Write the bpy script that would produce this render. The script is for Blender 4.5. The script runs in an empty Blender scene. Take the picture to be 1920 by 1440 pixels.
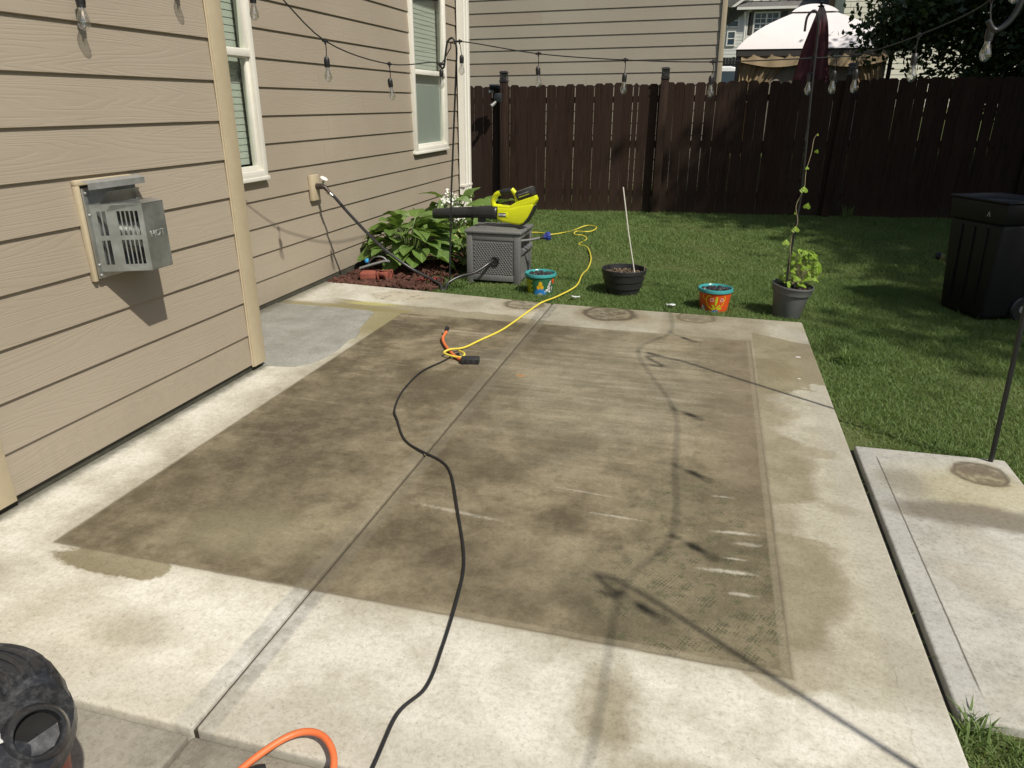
import bpy, bmesh, math, random
import numpy as np
from mathutils import Vector, Matrix
random.seed(7); rng = np.random.default_rng(11)
R = math.radians
scn = bpy.context.scene
COL = scn.collection

# ------------------------------------------------------------------ camera, sky, sun, exposure
cam_d = bpy.data.cameras.new('camera'); cam = bpy.data.objects.new('camera', cam_d); COL.objects.link(cam)
cam_d.sensor_width = 36.0; cam_d.lens = 25.34; cam_d.clip_start = 0.05; cam_d.clip_end = 2000
yaw, pitch, roll = R(-15.027), R(21.279), R(0.2245)
fw = Vector((math.sin(yaw)*math.cos(pitch), math.cos(yaw)*math.cos(pitch), -math.sin(pitch)))
r0 = Vector((math.cos(yaw), -math.sin(yaw), 0)); u0 = r0.cross(fw)
rt = r0*math.cos(roll) + u0*math.sin(roll); up = rt.cross(fw)
mw = Matrix((rt, up, -fw)).transposed().to_4x4(); mw.translation = (0, 0, 1.5)
cam.matrix_world = mw
scn.camera = cam

SUNDIR = Vector((1.0, -0.70, 1.48)).normalized()          # towards the sun
world = bpy.data.worlds.new('World'); scn.world = world; world.use_nodes = True
wn = world.node_tree; wn.nodes.clear()
wo = wn.nodes.new('ShaderNodeOutputWorld'); bg = wn.nodes.new('ShaderNodeBackground')
sky = wn.nodes.new('ShaderNodeTexSky'); sky.sky_type = 'NISHITA'; sky.sun_disc = False
sky.sun_elevation = math.asin(SUNDIR.z); sky.sun_rotation = math.atan2(SUNDIR.x, SUNDIR.y)
sky.air_density = 1.2; sky.dust_density = 2.0
bg.inputs['Strength'].default_value = 0.085
wn.links.new(sky.outputs[0], bg.inputs['Color']); wn.links.new(bg.outputs[0], wo.inputs['Surface'])

sun_d = bpy.data.lights.new('sun', 'SUN'); sun = bpy.data.objects.new('sun', sun_d); COL.objects.link(sun)
sun_d.energy = 4.3; sun_d.angle = R(0.75); sun_d.color = (1.0, 0.94, 0.82)
sun.rotation_euler = (-SUNDIR).to_track_quat('-Z', 'Y').to_euler(); sun.location = (8, -6, 12)

scn.view_settings.view_transform = 'Standard'; scn.view_settings.look = 'None'
scn.view_settings.gamma = 1.0; scn.view_settings.use_curve_mapping = False
scn.view_settings.exposure = 0.12
scn.render.engine = 'CYCLES'
cy = scn.cycles; cy.max_bounces = 6; cy.diffuse_bounces = 3; cy.glossy_bounces = 3; cy.transmission_bounces = 3; cy.transparent_max_bounces = 8; cy.caustics_reflective = False; cy.caustics_refractive = False

# ------------------------------------------------------------------ node helpers
class Ex:
    """a socket that understands arithmetic"""
    def __init__(s, nt, k): s.nt = nt; s.k = k
    def _m(s, op, *a, clamp=False):
        n = s.nt.nodes.new('ShaderNodeMath'); n.operation = op; n.use_clamp = clamp
        for i, v in enumerate((s,)+a):
            if isinstance(v, Ex): s.nt.links.new(v.k, n.inputs[i])
            else: n.inputs[i].default_value = v
        return Ex(s.nt, n.outputs[0])
    def __add__(s, o): return s._m('ADD', o)
    __radd__ = __add__
    def __sub__(s, o): return s._m('SUBTRACT', o)
    def __rsub__(s, o): return (s*-1.0)+o
    def __mul__(s, o): return s._m('MULTIPLY', o)
    __rmul__ = __mul__
    def __truediv__(s, o): return s._m('DIVIDE', o)
    def abs(s): return s._m('ABSOLUTE')
    def sin(s): return s._m('SINE')
    def sqrt(s): return s._m('SQRT')
    def max(s, o): return s._m('MAXIMUM', o)
    def min(s, o): return s._m('MINIMUM', o)
    def pow(s, o): return s._m('POWER', o)
    def frac(s): return s._m('FRACT')
    def floor(s): return s._m('FLOOR')
    def sat(s): return s._m('ADD', 0.0, clamp=True)

class NT:
    def __init__(s, name):
        s.mat = bpy.data.materials.new(name); s.mat.use_nodes = True
        s.nt = s.mat.node_tree; s.b = s.nt.nodes['Principled BSDF']; s.out = s.nt.nodes['Material Output']
    def node(s, t, **kw):
        n = s.nt.nodes.new(t)
        for k, v in kw.items(): setattr(n, k, v)
        return n
    def link(s, a, b): s.nt.links.new(a.k if isinstance(a, Ex) else a, b)
    def pos(s): return Ex(s.nt, s.node('ShaderNodeNewGeometry').outputs['Position'])
    def obj(s): return Ex(s.nt, s.node('ShaderNodeTexCoord').outputs['Object'])
    def rnd(s): return Ex(s.nt, s.node('ShaderNodeObjectInfo').outputs['Random'])
    def sep(s, v):
        n = s.node('ShaderNodeSeparateXYZ'); s.link(v, n.inputs[0]); return [Ex(s.nt, o) for o in n.outputs]
    def com(s, x=0, y=0, z=0):
        n = s.node('ShaderNodeCombineXYZ')
        for i, v in enumerate((x, y, z)):
            if isinstance(v, Ex): s.link(v, n.inputs[i])
            else: n.inputs[i].default_value = v
        return Ex(s.nt, n.outputs[0])
    def noise(s, v, scale=1, detail=3, rough=.5, dist=0):
        n = s.node('ShaderNodeTexNoise'); s.link(v, n.inputs['Vector'])
        n.inputs['Scale'].default_value = scale; n.inputs['Detail'].default_value = detail
        n.inputs['Roughness'].default_value = rough; n.inputs['Distortion'].default_value = dist
        return Ex(s.nt, n.outputs[0])
    def voro(s, v, scale=1):
        n = s.node('ShaderNodeTexVoronoi'); s.link(v, n.inputs['Vector']); n.inputs['Scale'].default_value = scale
        return Ex(s.nt, n.outputs['Distance'])
    def ss(s, a, b, x, lo=0., hi=1.):
        n = s.node('ShaderNodeMapRange'); n.interpolation_type = 'SMOOTHSTEP'; s.link(x, n.inputs[0])
        for i, v in ((1, a), (2, b), (3, lo), (4, hi)):
            if isinstance(v, Ex): s.link(v, n.inputs[i])
            else: n.inputs[i].default_value = v
        return Ex(s.nt, n.outputs[0])
    def mix(s, f, a, b, mode='MIX'):
        n = s.node('ShaderNodeMix', data_type='RGBA', blend_type=mode)
        for i, v in ((0, f), (6, a), (7, b)):
            if isinstance(v, Ex): s.link(v, n.inputs[i])
            elif i == 0: n.inputs[i].default_value = v
            else: n.inputs[i].default_value = (*v, 1)
        return Ex(s.nt, n.outputs[2])
    def bump(s, h, strength=.3, dist=.01):
        n = s.node('ShaderNodeBump'); n.inputs['Strength'].default_value = strength; n.inputs['Distance'].default_value = dist
        s.link(h, n.inputs['Height']); s.nt.links.new(n.outputs[0], s.b.inputs['Normal'])
    def set(s, col=None, rough=None, metal=None, spec=None, **kw):
        for k, v in (('Base Color', col), ('Roughness', rough), ('Metallic', metal), ('Specular IOR Level', spec)):
            if v is None: continue
            if isinstance(v, Ex): s.link(v, s.b.inputs[k])
            elif k == 'Base Color': s.b.inputs[k].default_value = (*v, 1)
            else: s.b.inputs[k].default_value = v
        return s.mat

MATS = {}
def plain(name, col, rough=.6, metal=0., var=.12, scale=30., spec=.5, bump=0.):
    """a slightly mottled material"""
    if name in MATS: return MATS[name]
    t = NT(name); p = t.obj(); n = t.noise(p, scale, 4, .6); n2 = t.noise(p, scale*.17, 2)
    f = (n*.6+n2*.4-.5)*2.0
    c = t.mix(t.ss(-.6, .6, f), tuple(v*(1-var) for v in col), tuple(min(1, v*(1+var)) for v in col))
    t.set(c, t.ss(-.6, .6, f, max(.03, rough-.08), min(1, rough+.08)), metal, spec)
    if bump: t.bump(n, bump, .004)
    MATS[name] = t.mat; return t.mat

# ------------------------------------------------------------------ mesh helpers
class MB:
    def __init__(s): s.v = []; s.f = []
    def add(s, vs, fs):
        o = len(s.v); s.v += [tuple(v) for v in vs]; s.f += [tuple(i+o for i in f) for f in fs]; return s
    def box(s, x0, x1, y0, y1, z0, z1):
        return s.add([(x, y, z) for z in (z0, z1) for y in (y0, y1) for x in (x0, x1)],
                     [(0, 2, 3, 1), (4, 5, 7, 6), (0, 1, 5, 4), (2, 6, 7, 3), (0, 4, 6, 2), (1, 3, 7, 5)])
    def quad(s, a, b, c, d): return s.add([a, b, c, d], [(0, 1, 2, 3)])
    def prism(s, poly, z0, z1):
        n = len(poly)
        return s.add([(x, y, z0) for x, y in poly]+[(x, y, z1) for x, y in poly],
                     [tuple(reversed(range(n))), tuple(range(n, 2*n))]+[(i, (i+1) % n, n+(i+1) % n, n+i) for i in range(n)])
    def tube(s, path, r, n=8, cap=True):
        P = [Vector(p) for p in path]; m = len(P); rr = r if isinstance(r, (list, tuple)) else [r]*m
        T = [(P[min(i+1, m-1)]-P[max(i-1, 0)]).normalized() for i in range(m)]
        nrm = T[0].orthogonal().normalized(); o = len(s.v)
        for i in range(m):
            nrm = (nrm-T[i]*nrm.dot(T[i]))
            nrm = nrm.normalized() if nrm.length > 1e-6 else T[i].orthogonal().normalized()
            b = T[i].cross(nrm)
            for k in range(n):
                a = 2*math.pi*k/n; q = P[i]+(nrm*math.cos(a)+b*math.sin(a))*rr[i]; s.v.append(tuple(q))
        for i in range(m-1):
            for k in range(n):
                a = o+i*n+k; b2 = o+i*n+(k+1) % n; s.f.append((a, b2, b2+n, a+n))
        if cap: s.f.append(tuple(o+k for k in reversed(range(n)))); s.f.append(tuple(o+(m-1)*n+k for k in range(n)))
        return s
    def lathe(s, prof, n=24, c=(0, 0, 0), cap=True):
        o = len(s.v)
        for r, z in prof:
            for k in range(n):
                a = 2*math.pi*k/n; s.v.append((c[0]+r*math.cos(a), c[1]+r*math.sin(a), c[2]+z))
        for i in range(len(prof)-1):
            for k in range(n):
                a = o+i*n+k; b = o+i*n+(k+1) % n; s.f.append((a, b, b+n, a+n))
        if cap: s.f.append(tuple(o+k for k in reversed(range(n)))); s.f.append(tuple(o+(len(prof)-1)*n+k for k in range(n)))
        return s
    def xf(s, M, start=0):
        for i in range(start, len(s.v)): s.v[i] = tuple(M @ Vector(s.v[i]))
        return s
    def mesh(s, name, smooth=False, bevel=0., segs=2):
        me = bpy.data.meshes.new(name); me.from_pydata(s.v, [], s.f); me.update()
        if bevel or smooth:
            bm = bmesh.new(); bm.from_mesh(me)
            if bevel:
                bmesh.ops.remove_doubles(bm, verts=bm.verts, dist=1e-5)
                es = [e for e in bm.edges if len(e.link_faces) == 2 and e.calc_face_angle(0) > .5]
                bmesh.ops.bevel(bm, geom=es, offset=bevel, segments=segs, affect='EDGES', profile=.5, clamp_overlap=True)
            for f in bm.faces: f.smooth = True
            for e in bm.edges: e.smooth = not (len(e.link_faces) == 2 and e.calc_face_angle(0) > R(38))
            bm.to_mesh(me); bm.free()
        return me
    def build(s, name, mat, parent=None, smooth=False, bevel=0., loc=(0, 0, 0), rot=None, segs=2):
        return put(name, s.mesh(name, smooth, bevel, segs), mat, parent, loc, rot)

def put(name, me, mat, parent=None, loc=(0, 0, 0), rot=None):
    if mat is not None and not len(me.materials): me.materials.append(mat)
    o = bpy.data.objects.new(name, me); COL.objects.link(o); o.location = loc
    if rot: o.rotation_euler = rot
    if parent is not None: o.parent = parent
    return o
def empty(name, loc=(0, 0, 0), rot=None):
    o = bpy.data.objects.new(name, None); o.empty_display_size = .1; COL.objects.link(o); o.location = loc
    if rot: o.rotation_euler = rot
    return o
def tag(o, label=None, cat=None, group=None, kind=None):
    if label: o['label'] = label
    if cat: o['category'] = cat
    if group: o['group'] = group
    if kind: o['kind'] = kind
    return o
def thing(name, label, cat, loc=(0, 0, 0), rot=None, group=None): return tag(empty(name, loc, rot), label, cat, group)
def spline(pts, k=8):
    """Catmull-Rom through the points"""
    P = [Vector(p) for p in pts]; out = []
    for i in range(len(P)-1):
        a = P[max(i-1, 0)]; b = P[i]; c = P[i+1]; d = P[min(i+2, len(P)-1)]
        for j in range(k):
            t = j/k
            out.append(.5*((2*b)+(c-a)*t+(2*a-5*b+4*c-d)*t*t+(3*b-a-3*c+d)*t**3))
    out.append(P[-1]); return out
def ground(x, y):
    """height of the lawn"""
    t = min(max((y-6.0)/5.0, 0), 1); u = min(max((x+3.3)/6.6, 0), 1.15)
    z = -.055 + t*(u*.125-.005)
    if y > 11.6: z += min((y-11.6)*.10, .55)
    if y > 20: z += min((y-20)*.06, 1.2)
    return z
def text_mesh(txt, size, extr=.0008, bold=.0):
    cu = bpy.data.curves.new('lettering', 'FONT'); cu.body = txt; cu.size = size; cu.extrude = extr
    cu.align_x = 'CENTER'; cu.align_y = 'CENTER'; cu.offset = bold; cu.resolution_u = 3
    o = bpy.data.objects.new('lettering', cu); COL.objects.link(o)
    dg = bpy.context.evaluated_depsgraph_get(); me = bpy.data.meshes.new_from_object(o.evaluated_get(dg))
    bpy.data.objects.remove(o); return me

# ------------------------------------------------------------------ materials
def concrete_material(kind):
    t = NT('concrete_'+kind); p = t.pos(); x, y, z = t.sep(p)
    n05 = t.noise(p, 1.3, 3, .55); n2 = t.noise(p, 4.5, 5, .66, .1); n8 = t.noise(p, 14, 5, .65); fine = t.noise(p, 160, 3, .7)
    broom = t.noise(t.com(x*2.0, y*70.0, 0), 1.0, 3, .6)
    grit = t.noise(p, 55, 6, .78); patch = t.noise(p, 2.3, 6, .70, .12); cloud = t.noise(t.com(x*1.0, y*1.0, 7.7), 3.2, 7, .74, .1)
    lo, hi = {'worn': ((.175, .16, .13), (.31, .29, .245)), 'side': ((.36, .35, .315), (.50, .49, .45))}.get(kind, ((.47, .447, .375), (.635, .615, .548)))
    c = t.mix(t.ss(.36, .62, cloud), lo, hi)
    c = t.mix(t.ss(.54, .66, n05)*.32, c, (.43, .38, .275))                 # yellowed areas
    c = t.mix(t.ss(.53, .68, patch)*(.20 if kind == 'worn' else .30), c, (.32, .285, .215))
    c = t.mix(t.ss(.55, .70, n8)*.22, c, (.32, .285, .22))
    bumph = broom*.5+fine*.5
    def blob(cx, cy, rx, ry, soft=.35, wob=.35):
        dx = (x-cx)*(1/rx); dy = (y-cy)*(1/ry); d = (dx*dx+dy*dy).sqrt()+(n2-.5)*wob*2+(n8-.5)*.25
        return t.ss(1.0-soft*.5, 1.0+soft*.5, d, 1., 0.)
    damp_dark_col = (.42, .382, .285)
    if kind == 'main':
        # tooled bands along the control joint and along the slab edges
        jb = t.ss(.052, .068, (x+1.153).abs()+(n8-.5)*.02, 1., 0.)
        c = t.mix(jb*.75, c, t.mix(t.ss(.4, .6, n8), (.30, .295, .27), (.46, .455, .43)))
        eb = t.ss(.60, .66, x+(n8-.5)*.03)*t.ss(5.35, 5.15, y)
        c = t.mix(eb*.5, c, (.50, .49, .455))
        nb = t.ss(1.34, 1.26, y+(n2-.5)*.12); c = t.mix(nb*.45, c, (.38, .355, .29))
        # hairline crack near the right edge
        cr = t.ss(.004, .0012, (x-.632+(n2-.5)*.05+(n8-.5)*.03).abs())*t.ss(3.5, 3.3, y)*t.ss(1.45, 1.55, y)
        c = t.mix(cr*t.ss(.50, .60, patch)*.45, c, (.20, .165, .11))
        # damp and algae bleeding from under the rug; darker patches on the right strip
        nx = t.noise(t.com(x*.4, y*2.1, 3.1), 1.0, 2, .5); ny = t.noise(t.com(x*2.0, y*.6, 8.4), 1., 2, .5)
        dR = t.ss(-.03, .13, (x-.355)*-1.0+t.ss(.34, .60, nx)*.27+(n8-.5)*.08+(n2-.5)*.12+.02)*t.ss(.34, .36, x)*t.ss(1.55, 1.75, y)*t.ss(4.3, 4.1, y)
        far = t.ss(.0, .03, (5.12-y)+(t.noise(t.com(x*3.0, 2.2, 0), 1., 1)-.5)*.26-(x-.36)*.35)*t.ss(4.0, 4.03, y+(n2-.5)*.5-(x-.5)*.6)*t.ss(.35, .37, x)*t.ss(.79, .76, x)  # darker patch with a wavy edge at the far right corner
        dN = t.ss(0., .05, (y-1.73)+t.ss(.38, .62, ny)*.24+(n8-.5)*.03)*t.ss(-.4, -.2, x)*t.ss(.62, .40, x)
        dN2 = blob(-1.90, 1.70, .24, .085, .16, .75)
        dF = t.ss(0., .03, (5.17-y)+(t.noise(t.com(x*2.2, 1.0, 0), 1., 2)-.5)*.25-(x+2.2)*.07)*t.ss(4.9, 4.95, y)*t.ss(-.75, -1.1, x)*t.ss(-3.0, -2.75, x)
        dL = t.ss(-2.38, -2.2, x+(n8-.5)*.10+(n2-.5)*.10)*t.ss(1.6, 1.8, y)*.9
        extra = blob(-.13, 1.50, .09, .17, 1.0, .9).max(blob(.50, 1.36, .17, .08, 1.1, .9)).max(blob(.10, 1.33, .22, .05, 1.2, .9)*.7).max(blob(-2.28, 1.50, .16, .12, 1.2, .9)*.6).max(blob(-1.55, 1.42, .12, .08, 1.2, 1.0)*.6).max(blob(.56, 3.25, .13, .10, .9, .9)).max(blob(.62, 2.75, .12, .07, 1.0, .9)*.8).max(blob(-1.75, 5.35, .3, .05, 1.2, .9)*.6).max(blob(.25, 5.36, .3, .06, 1.2, .9)*.5)
        damp_darkm = (extra*.85).max(dR*.92).max(far).max(dN*.8).max(dN2).max(dF*.9).max(dL*.6)
        c = t.mix(damp_darkm, c, t.mix(1.0, c, damp_dark_col, 'MULTIPLY'))
        gr = t.ss(4.0, 4.6, y+(n2-.5)*.3)*t.ss(5.08, 5.0, y+(n2-.5)*.1)*t.ss(-2.15, -2.16, x)
        c = t.mix(gr*.85, c, t.mix(n8, (.20, .175, .075), (.285, .25, .125)))
        ye = blob(-2.55, 5.13, .22, .05, .9); c = t.mix(ye*.6, c, (.52, .50, .17))
        # the rug's footprint
        wob = (n8-.5)*.012
        d = ((x+.922).abs()-1.277).max((y-3.335).abs()-1.605)+wob
        rug = t.ss(.012, -.012, d+(grit-.5)*.02)
        str1 = t.noise(t.com(x*1.5, y*17.0, 0), 1.0, 5, .68, .35); str2 = t.noise(t.com(x*2.6+5., y*38.0, 2.), 1.0, 4, .65)
        big = t.noise(p, 1.5, 4, .62, .4)
        left = t.ss(-.6, -1.4, x)
        rc = t.mix(t.ss(.39, .61, n2*.28+cloud*.34+str1*.05+big*.33-left*.034), (.082, .064, .037), (.268, .226, .147))
        rc = t.mix(t.ss(.5, .68, n8)*.40, rc, (.070, .056, .032))
        dkl = blob(-1.75, 2.9, .38, .75, 1.3, .8).max(blob(-.55, 1.95, .5, .2, 1.2, .6)*.7); rc = t.mix(dkl*.42, rc, t.mix(t.ss(.42, .58, n8), (.062, .050, .030), (.135, .115, .075)))
        ctr = blob(-.45, 3.9, .62, .95, 1.2, .4); rc = t.mix(ctr*.62, rc, t.mix(t.ss(.40, .60, str1*.5+cloud*.5), (.200, .176, .120), (.330, .298, .220)))
        yl = blob(-1.55, 1.98, .28, .16, 1.2, .5); rc = t.mix(yl*.40, rc, (.255, .23, .145))
        rc = t.mix(t.ss(.54, .64, str1)*t.ss(.47, .6, cloud)*t.ss(2.6, 4.0, y)*.42, rc, (.36, .325, .25))
        rc = t.mix(t.ss(.56, .66, str2)*t.ss(.45, .6, big)*t.ss(1.9, 3.6, y)*.34, rc, (.42, .39, .31))
        brn = t.ss(.0, .3, x+(n2-.5)*.4)*t.ss(2.2, 3.0, y); rc = t.mix(brn*.5, rc, (.175, .140, .098))
        # woven backing printed as mildew dots
        u = (x*.97+y*.24)+(n8-.5)*.022; v = (y*.97-x*.24)+(cloud-.5)*.03
        dots = ((u*440.).sin()*(v*360.).sin()+(n8-.5)*3.0+(grit-.5)*2.2)
        wm = blob(.14, 1.98, .42, .50, 1.0, .6).max(blob(.05, 2.62, .24, .30, 1.0, .5)*.8)
        rc = t.mix(wm*.35, rc, (.115, .103, .062))
        rc = t.mix(t.ss(.15, .55, dots)*wm*t.ss(.46, .58, n8*.6+n2*.4)*.7, rc, (.045, .05, .026))
        mo = t.ss(.53, .66, t.noise(p, 21, 5, .75))*wm; rc = t.mix(mo*.75, rc, (.055, .068, .03))
        for (ax, ay, bx, by, w, s) in ((.116, 2.448, .31, 2.469, .014, .8), (.084, 2.196, .29, 2.207, .016, .9), (.15, 2.283, .25, 2.285, .009, .7),
                                       (.155, 2.079, .285, 2.088, .012, .7), (-1.06, 2.345, -.62, 2.30, .016, .55), (-.353, 2.457, -.13, 2.452, .012, .7),
                                       (.193, 2.387, .32, 2.396, .016, .45), (.11, 2.72, .22, 2.725, .012, .5), (-.55, 2.62, -.25, 2.60, .010, .4)):
            cx, cy = (ax+bx)/2, (ay+by)/2; sl = (by-ay)/(bx-ax)
            dx = (x-cx)*(2/(bx-ax)); dy = (y-cy-(x-cx)*sl)*(1/w)
            m = t.ss(1.15, .1, (dx*dx+dy*dy).sqrt()+(n8-.5)*1.1+(grit-.5)*1.4); rc = t.mix(m*s*.85, rc, (.50, .475, .40))
        lf = blob(-.985, 3.865, .028, .02, .4, .1); rc = t.mix(lf*.8, rc, (.42, .22, .08))
        dk = blob(-1.27, 4.15, .07, .17, 1.2, .7); rc = t.mix(dk*.5, rc, (.085, .075, .06))
        jb2 = t.ss(.052, .068, (x+1.153).abs()+(n8-.5)*.02, 1., 0.); rc = t.mix(jb2*.35, rc, (.20, .18, .135))
        bd = t.ss(.005, .012, (d*-1.0))*t.ss(.034, .026, (d*-1.0))*t.ss(-1.1, -.6, x); rc = t.mix(bd*.35, rc, (.30, .265, .19))
        c = t.mix(rug*.96, c, rc)
        edge = t.ss(.006, .0015, (d+.004).abs()); c = t.mix(edge*t.ss(.3, .6, n2)*.6, c, (.13, .11, .075))
        # marks of pots that stood along the far edge
        for (cx, cy, r, s) in ((-1.36, 5.455, .155, .85), (-.66, 5.365, .20, 1.0), (-.02, 5.43, .145, .65)):
            dx = x-cx; dy = y-cy; rr = (dx*dx+dy*dy).sqrt()*(1/r)+(n8-.5)*.35+(n2-.5)*.5
            ring = t.ss(.24, .02, (rr-.92).abs()); fill = t.ss(1.0, .6, rr)*t.ss(.35, .6, n8); halo = t.ss(1.7, .95, rr+(n2-.5)*.9)
            c = t.mix(halo*.55*s, c, (.22, .18, .10)); c = t.mix((ring*.9).max(fill*.8)*s, c, (.085, .068, .045))
        pl = blob(-2.42, 5.40, .26, .15, .25, .12); c = t.mix(pl*.55, c, t.mix(t.ss(.5, .62, n8), (.47, .42, .31), (.14, .115, .08)))
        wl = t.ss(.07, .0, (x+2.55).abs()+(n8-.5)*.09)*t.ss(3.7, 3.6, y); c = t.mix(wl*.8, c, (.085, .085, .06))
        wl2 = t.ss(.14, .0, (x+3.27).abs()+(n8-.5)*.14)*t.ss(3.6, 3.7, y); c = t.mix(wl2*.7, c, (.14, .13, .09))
    elif kind == 'side':
        eb = t.ss(.865, .855, x+(n8-.5)*.004); c = t.mix(eb*.5, c, (.40, .405, .385))
        dx = x-1.27; dy = y-3.27; rr = (dx*dx+dy*dy).sqrt()*(1/.105)+(n8-.5)*.5+(n2-.5)*.5
        c = t.mix(blob(1.2, 3.1, .30, .22, 1.0, .5)*.5, c, (.40, .35, .17))
        c = t.mix(t.ss(1.5, .9, rr)*.6, c, (.26, .22, .12)); c = t.mix(t.ss(1.1, .75, rr)*t.ss(.3, .6, n8)*.85, c, (.13, .10, .07)); c = t.mix(t.ss(.2, .02, (rr-1.0).abs())*.7, c, (.08, .062, .045))
        c = t.mix(blob(1.14, 2.87, .34, .095, .7, .45)*.85, c, (.165, .142, .108)); c = t.mix(blob(.93, 3.12, .09, .12, .8, .6)*.55, c, (.22, .20, .165))
        ln = t.ss(.005, .001, (x-.858+(n8-.5)*.006).abs())*t.ss(1.8, 1.9, y)*t.ss(3.36, 3.3, y); c = t.mix(ln*.85, c, (.09, .08, .06))
    elif kind == 'pad':
        c = t.mix(t.ss(.3, .7, n2), (.245, .245, .222), (.325, .325, .30))
        c = t.mix(t.ss(.52, .68, patch)*.4, c, (.18, .17, .135))
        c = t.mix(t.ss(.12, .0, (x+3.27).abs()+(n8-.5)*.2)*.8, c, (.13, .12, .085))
    pit = t.noise(p, 120, 5, .8); c = t.mix(t.ss(.52, .66, pit)*.42, c, t.mix(1.0, c, (.50, .47, .42), 'MULTIPLY'))
    c = t.mix(t.ss(.46, .34, pit)*.35, c, t.mix(1.0, c, (1.28, 1.27, 1.24), 'MULTIPLY'))
    c = t.mix(t.ss(.46, .68, grit)*.46, c, t.mix(1.0, c, (.55, .52, .46), 'MULTIPLY'))
    c = t.mix(t.ss(.50, .30, grit)*.25, c, t.mix(1.0, c, (1.25, 1.25, 1.22), 'MULTIPLY'))
    sp = t.ss(.66, .74, t.noise(p, 75, 2, .5)); c = t.mix(sp*.45, c, (.16, .145, .115))
    c = t.mix((fine-.5).abs()*.5, c, (.27, .25, .21))
    t.set(c, .86, spec=.25); t.bump(bumph, .28, .003)
    return t.mat
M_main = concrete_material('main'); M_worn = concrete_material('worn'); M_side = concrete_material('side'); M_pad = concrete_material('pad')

def siding_material(name, ca, cb):
    t = NT(name); o = t.obj(); x, y, z = t.sep(o); r = t.rnd()
    v = t.com(y*.42+r*37.0, z*7.5+r*11., r*23.)
    n = t.noise(v, 1.0, 2, .45, .25); g = (n*26.0+z*45.0).frac(); ridge = t.ss(.0, .16, g)*t.ss(1.0, .55, g)
    st = t.noise(t.com(y*5.0+r*9., z*190.0, 0), 1., 3, .6)
    p = t.pos(); w = t.noise(p, .8, 3, .55); dust = t.noise(p, 22, 4, .7)
    c = t.mix(t.ss(.3, .7, w), ca, cb); c = t.mix(t.ss(.55, .8, dust)*.12, c, tuple(v*.72 for v in ca))
    c = t.mix(r*.16, c, tuple(v*.84 for v in cb))
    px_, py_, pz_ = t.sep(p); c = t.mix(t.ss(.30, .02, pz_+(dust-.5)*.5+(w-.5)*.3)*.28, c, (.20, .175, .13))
    t.set(c, .62, spec=.35); t.bump(ridge*.5+st*.7, .30, .003); return t.mat
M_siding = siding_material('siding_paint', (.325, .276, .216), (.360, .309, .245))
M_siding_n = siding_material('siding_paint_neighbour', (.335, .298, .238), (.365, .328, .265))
M_trim = plain('trim_paint', (.475, .402, .280), .55, 0, .06, 25, .35, .05)
M_white = plain('white_vinyl', (.74, .72, .655), .45, 0, .05, 15)
M_found = plain('foundation', (.060, .058, .046), .9, 0, .4, 22, .2, .3)

def fence_material():
    t = NT('fence_stain'); o = t.obj(); x, y, z = t.sep(o); r = t.rnd()
    g = t.noise(t.com(x*55.+r*40, y*9., z*2.2+r*13), 1., 4, .6, .6); p = t.pos(); w = t.noise(p, 1.1, 3)
    kn = t.noise(t.com(x*14.+r*31., 0, z*5.+r*17.), 1., 1)
    c = t.mix(t.ss(.3, .7, g), (.0165, .0096, .0074), (.043, .0255, .0190))
    c = t.mix(r*.6, c, (.042, .0275, .0215)); c = t.mix(t.ss(.55, .9, (r*7.3).frac())*.3, c, (.030, .014, .011)); c = t.mix(t.ss(.70, .78, kn)*.7, c, (.010, .006, .005))
    c = t.mix(t.ss(.5, .75, w)*.3, c, (.040, .028, .022))
    c = t.mix(t.ss(.25, .0, z+(g-.5)*.4)*.5, c, (.050, .036, .024))
    t.set(c, .72, spec=.12); t.bump(g, .5, .005); return t.mat
M_fence = fence_material()

def leaf_material(name, ca, cb, trans=.35, rough=.45, scale=3., veins=0., edge=None):
    t = NT(name); p = t.pos(); n = t.noise(p, scale, 6, .72); r = t.rnd()
    c = t.mix((t.ss(.25, .75, n)*.75+r*.25), ca, cb)
    if veins:
        o = t.obj(); x, y, z = t.sep(o); v = ((y*1.0+x.abs()*-1.1)*veins).sin(); t.bump(v, .45, .006)
        mid = t.ss(.006, .0, x.abs()); c = t.mix(mid*.4, c, tuple(min(1, v*2.2) for v in cb))
        if edge:
            w = t.ss(.55, .9, (x.abs()*(1/.085))); c = t.mix(w, c, edge)
    t.set(c, rough, spec=.4)
    tr = t.node('ShaderNodeBsdfTranslucent'); t.link(t.mix(.5, c, (cb[0]*1.6, cb[1]*1.7, cb[2]*.7)), tr.inputs[0])
    ms = t.node('ShaderNodeMixShader'); ms.inputs[0].default_value = trans
    t.link(t.b.outputs[0], ms.inputs[1]); t.link(tr.outputs[0], ms.inputs[2]); t.link(ms.outputs[0], t.out.inputs[0])
    return t.mat
M_grass = leaf_material('grass_blade', (.096, .168, .046), (.188, .256, .086), .35, .65, 1.4)
M_hosta = leaf_material('hosta_leaf', (.085, .165, .034), (.185, .275, .070), .25, .40, 2., 260.)
M_hosta_v = leaf_material('variegated_leaf', (.10, .19, .04), (.16, .25, .06), .3, .4, 3., 260., (.55, .55, .22))
M_vine = leaf_material('vine_leaf', (.20, .33, .035), (.30, .44, .06), .40, .45, 6., 300.)
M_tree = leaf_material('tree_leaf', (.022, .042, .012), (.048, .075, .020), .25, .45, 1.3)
M_bark = plain('bark', (.075, .058, .042), .9, 0, .4, 14, .2, .6)

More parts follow.
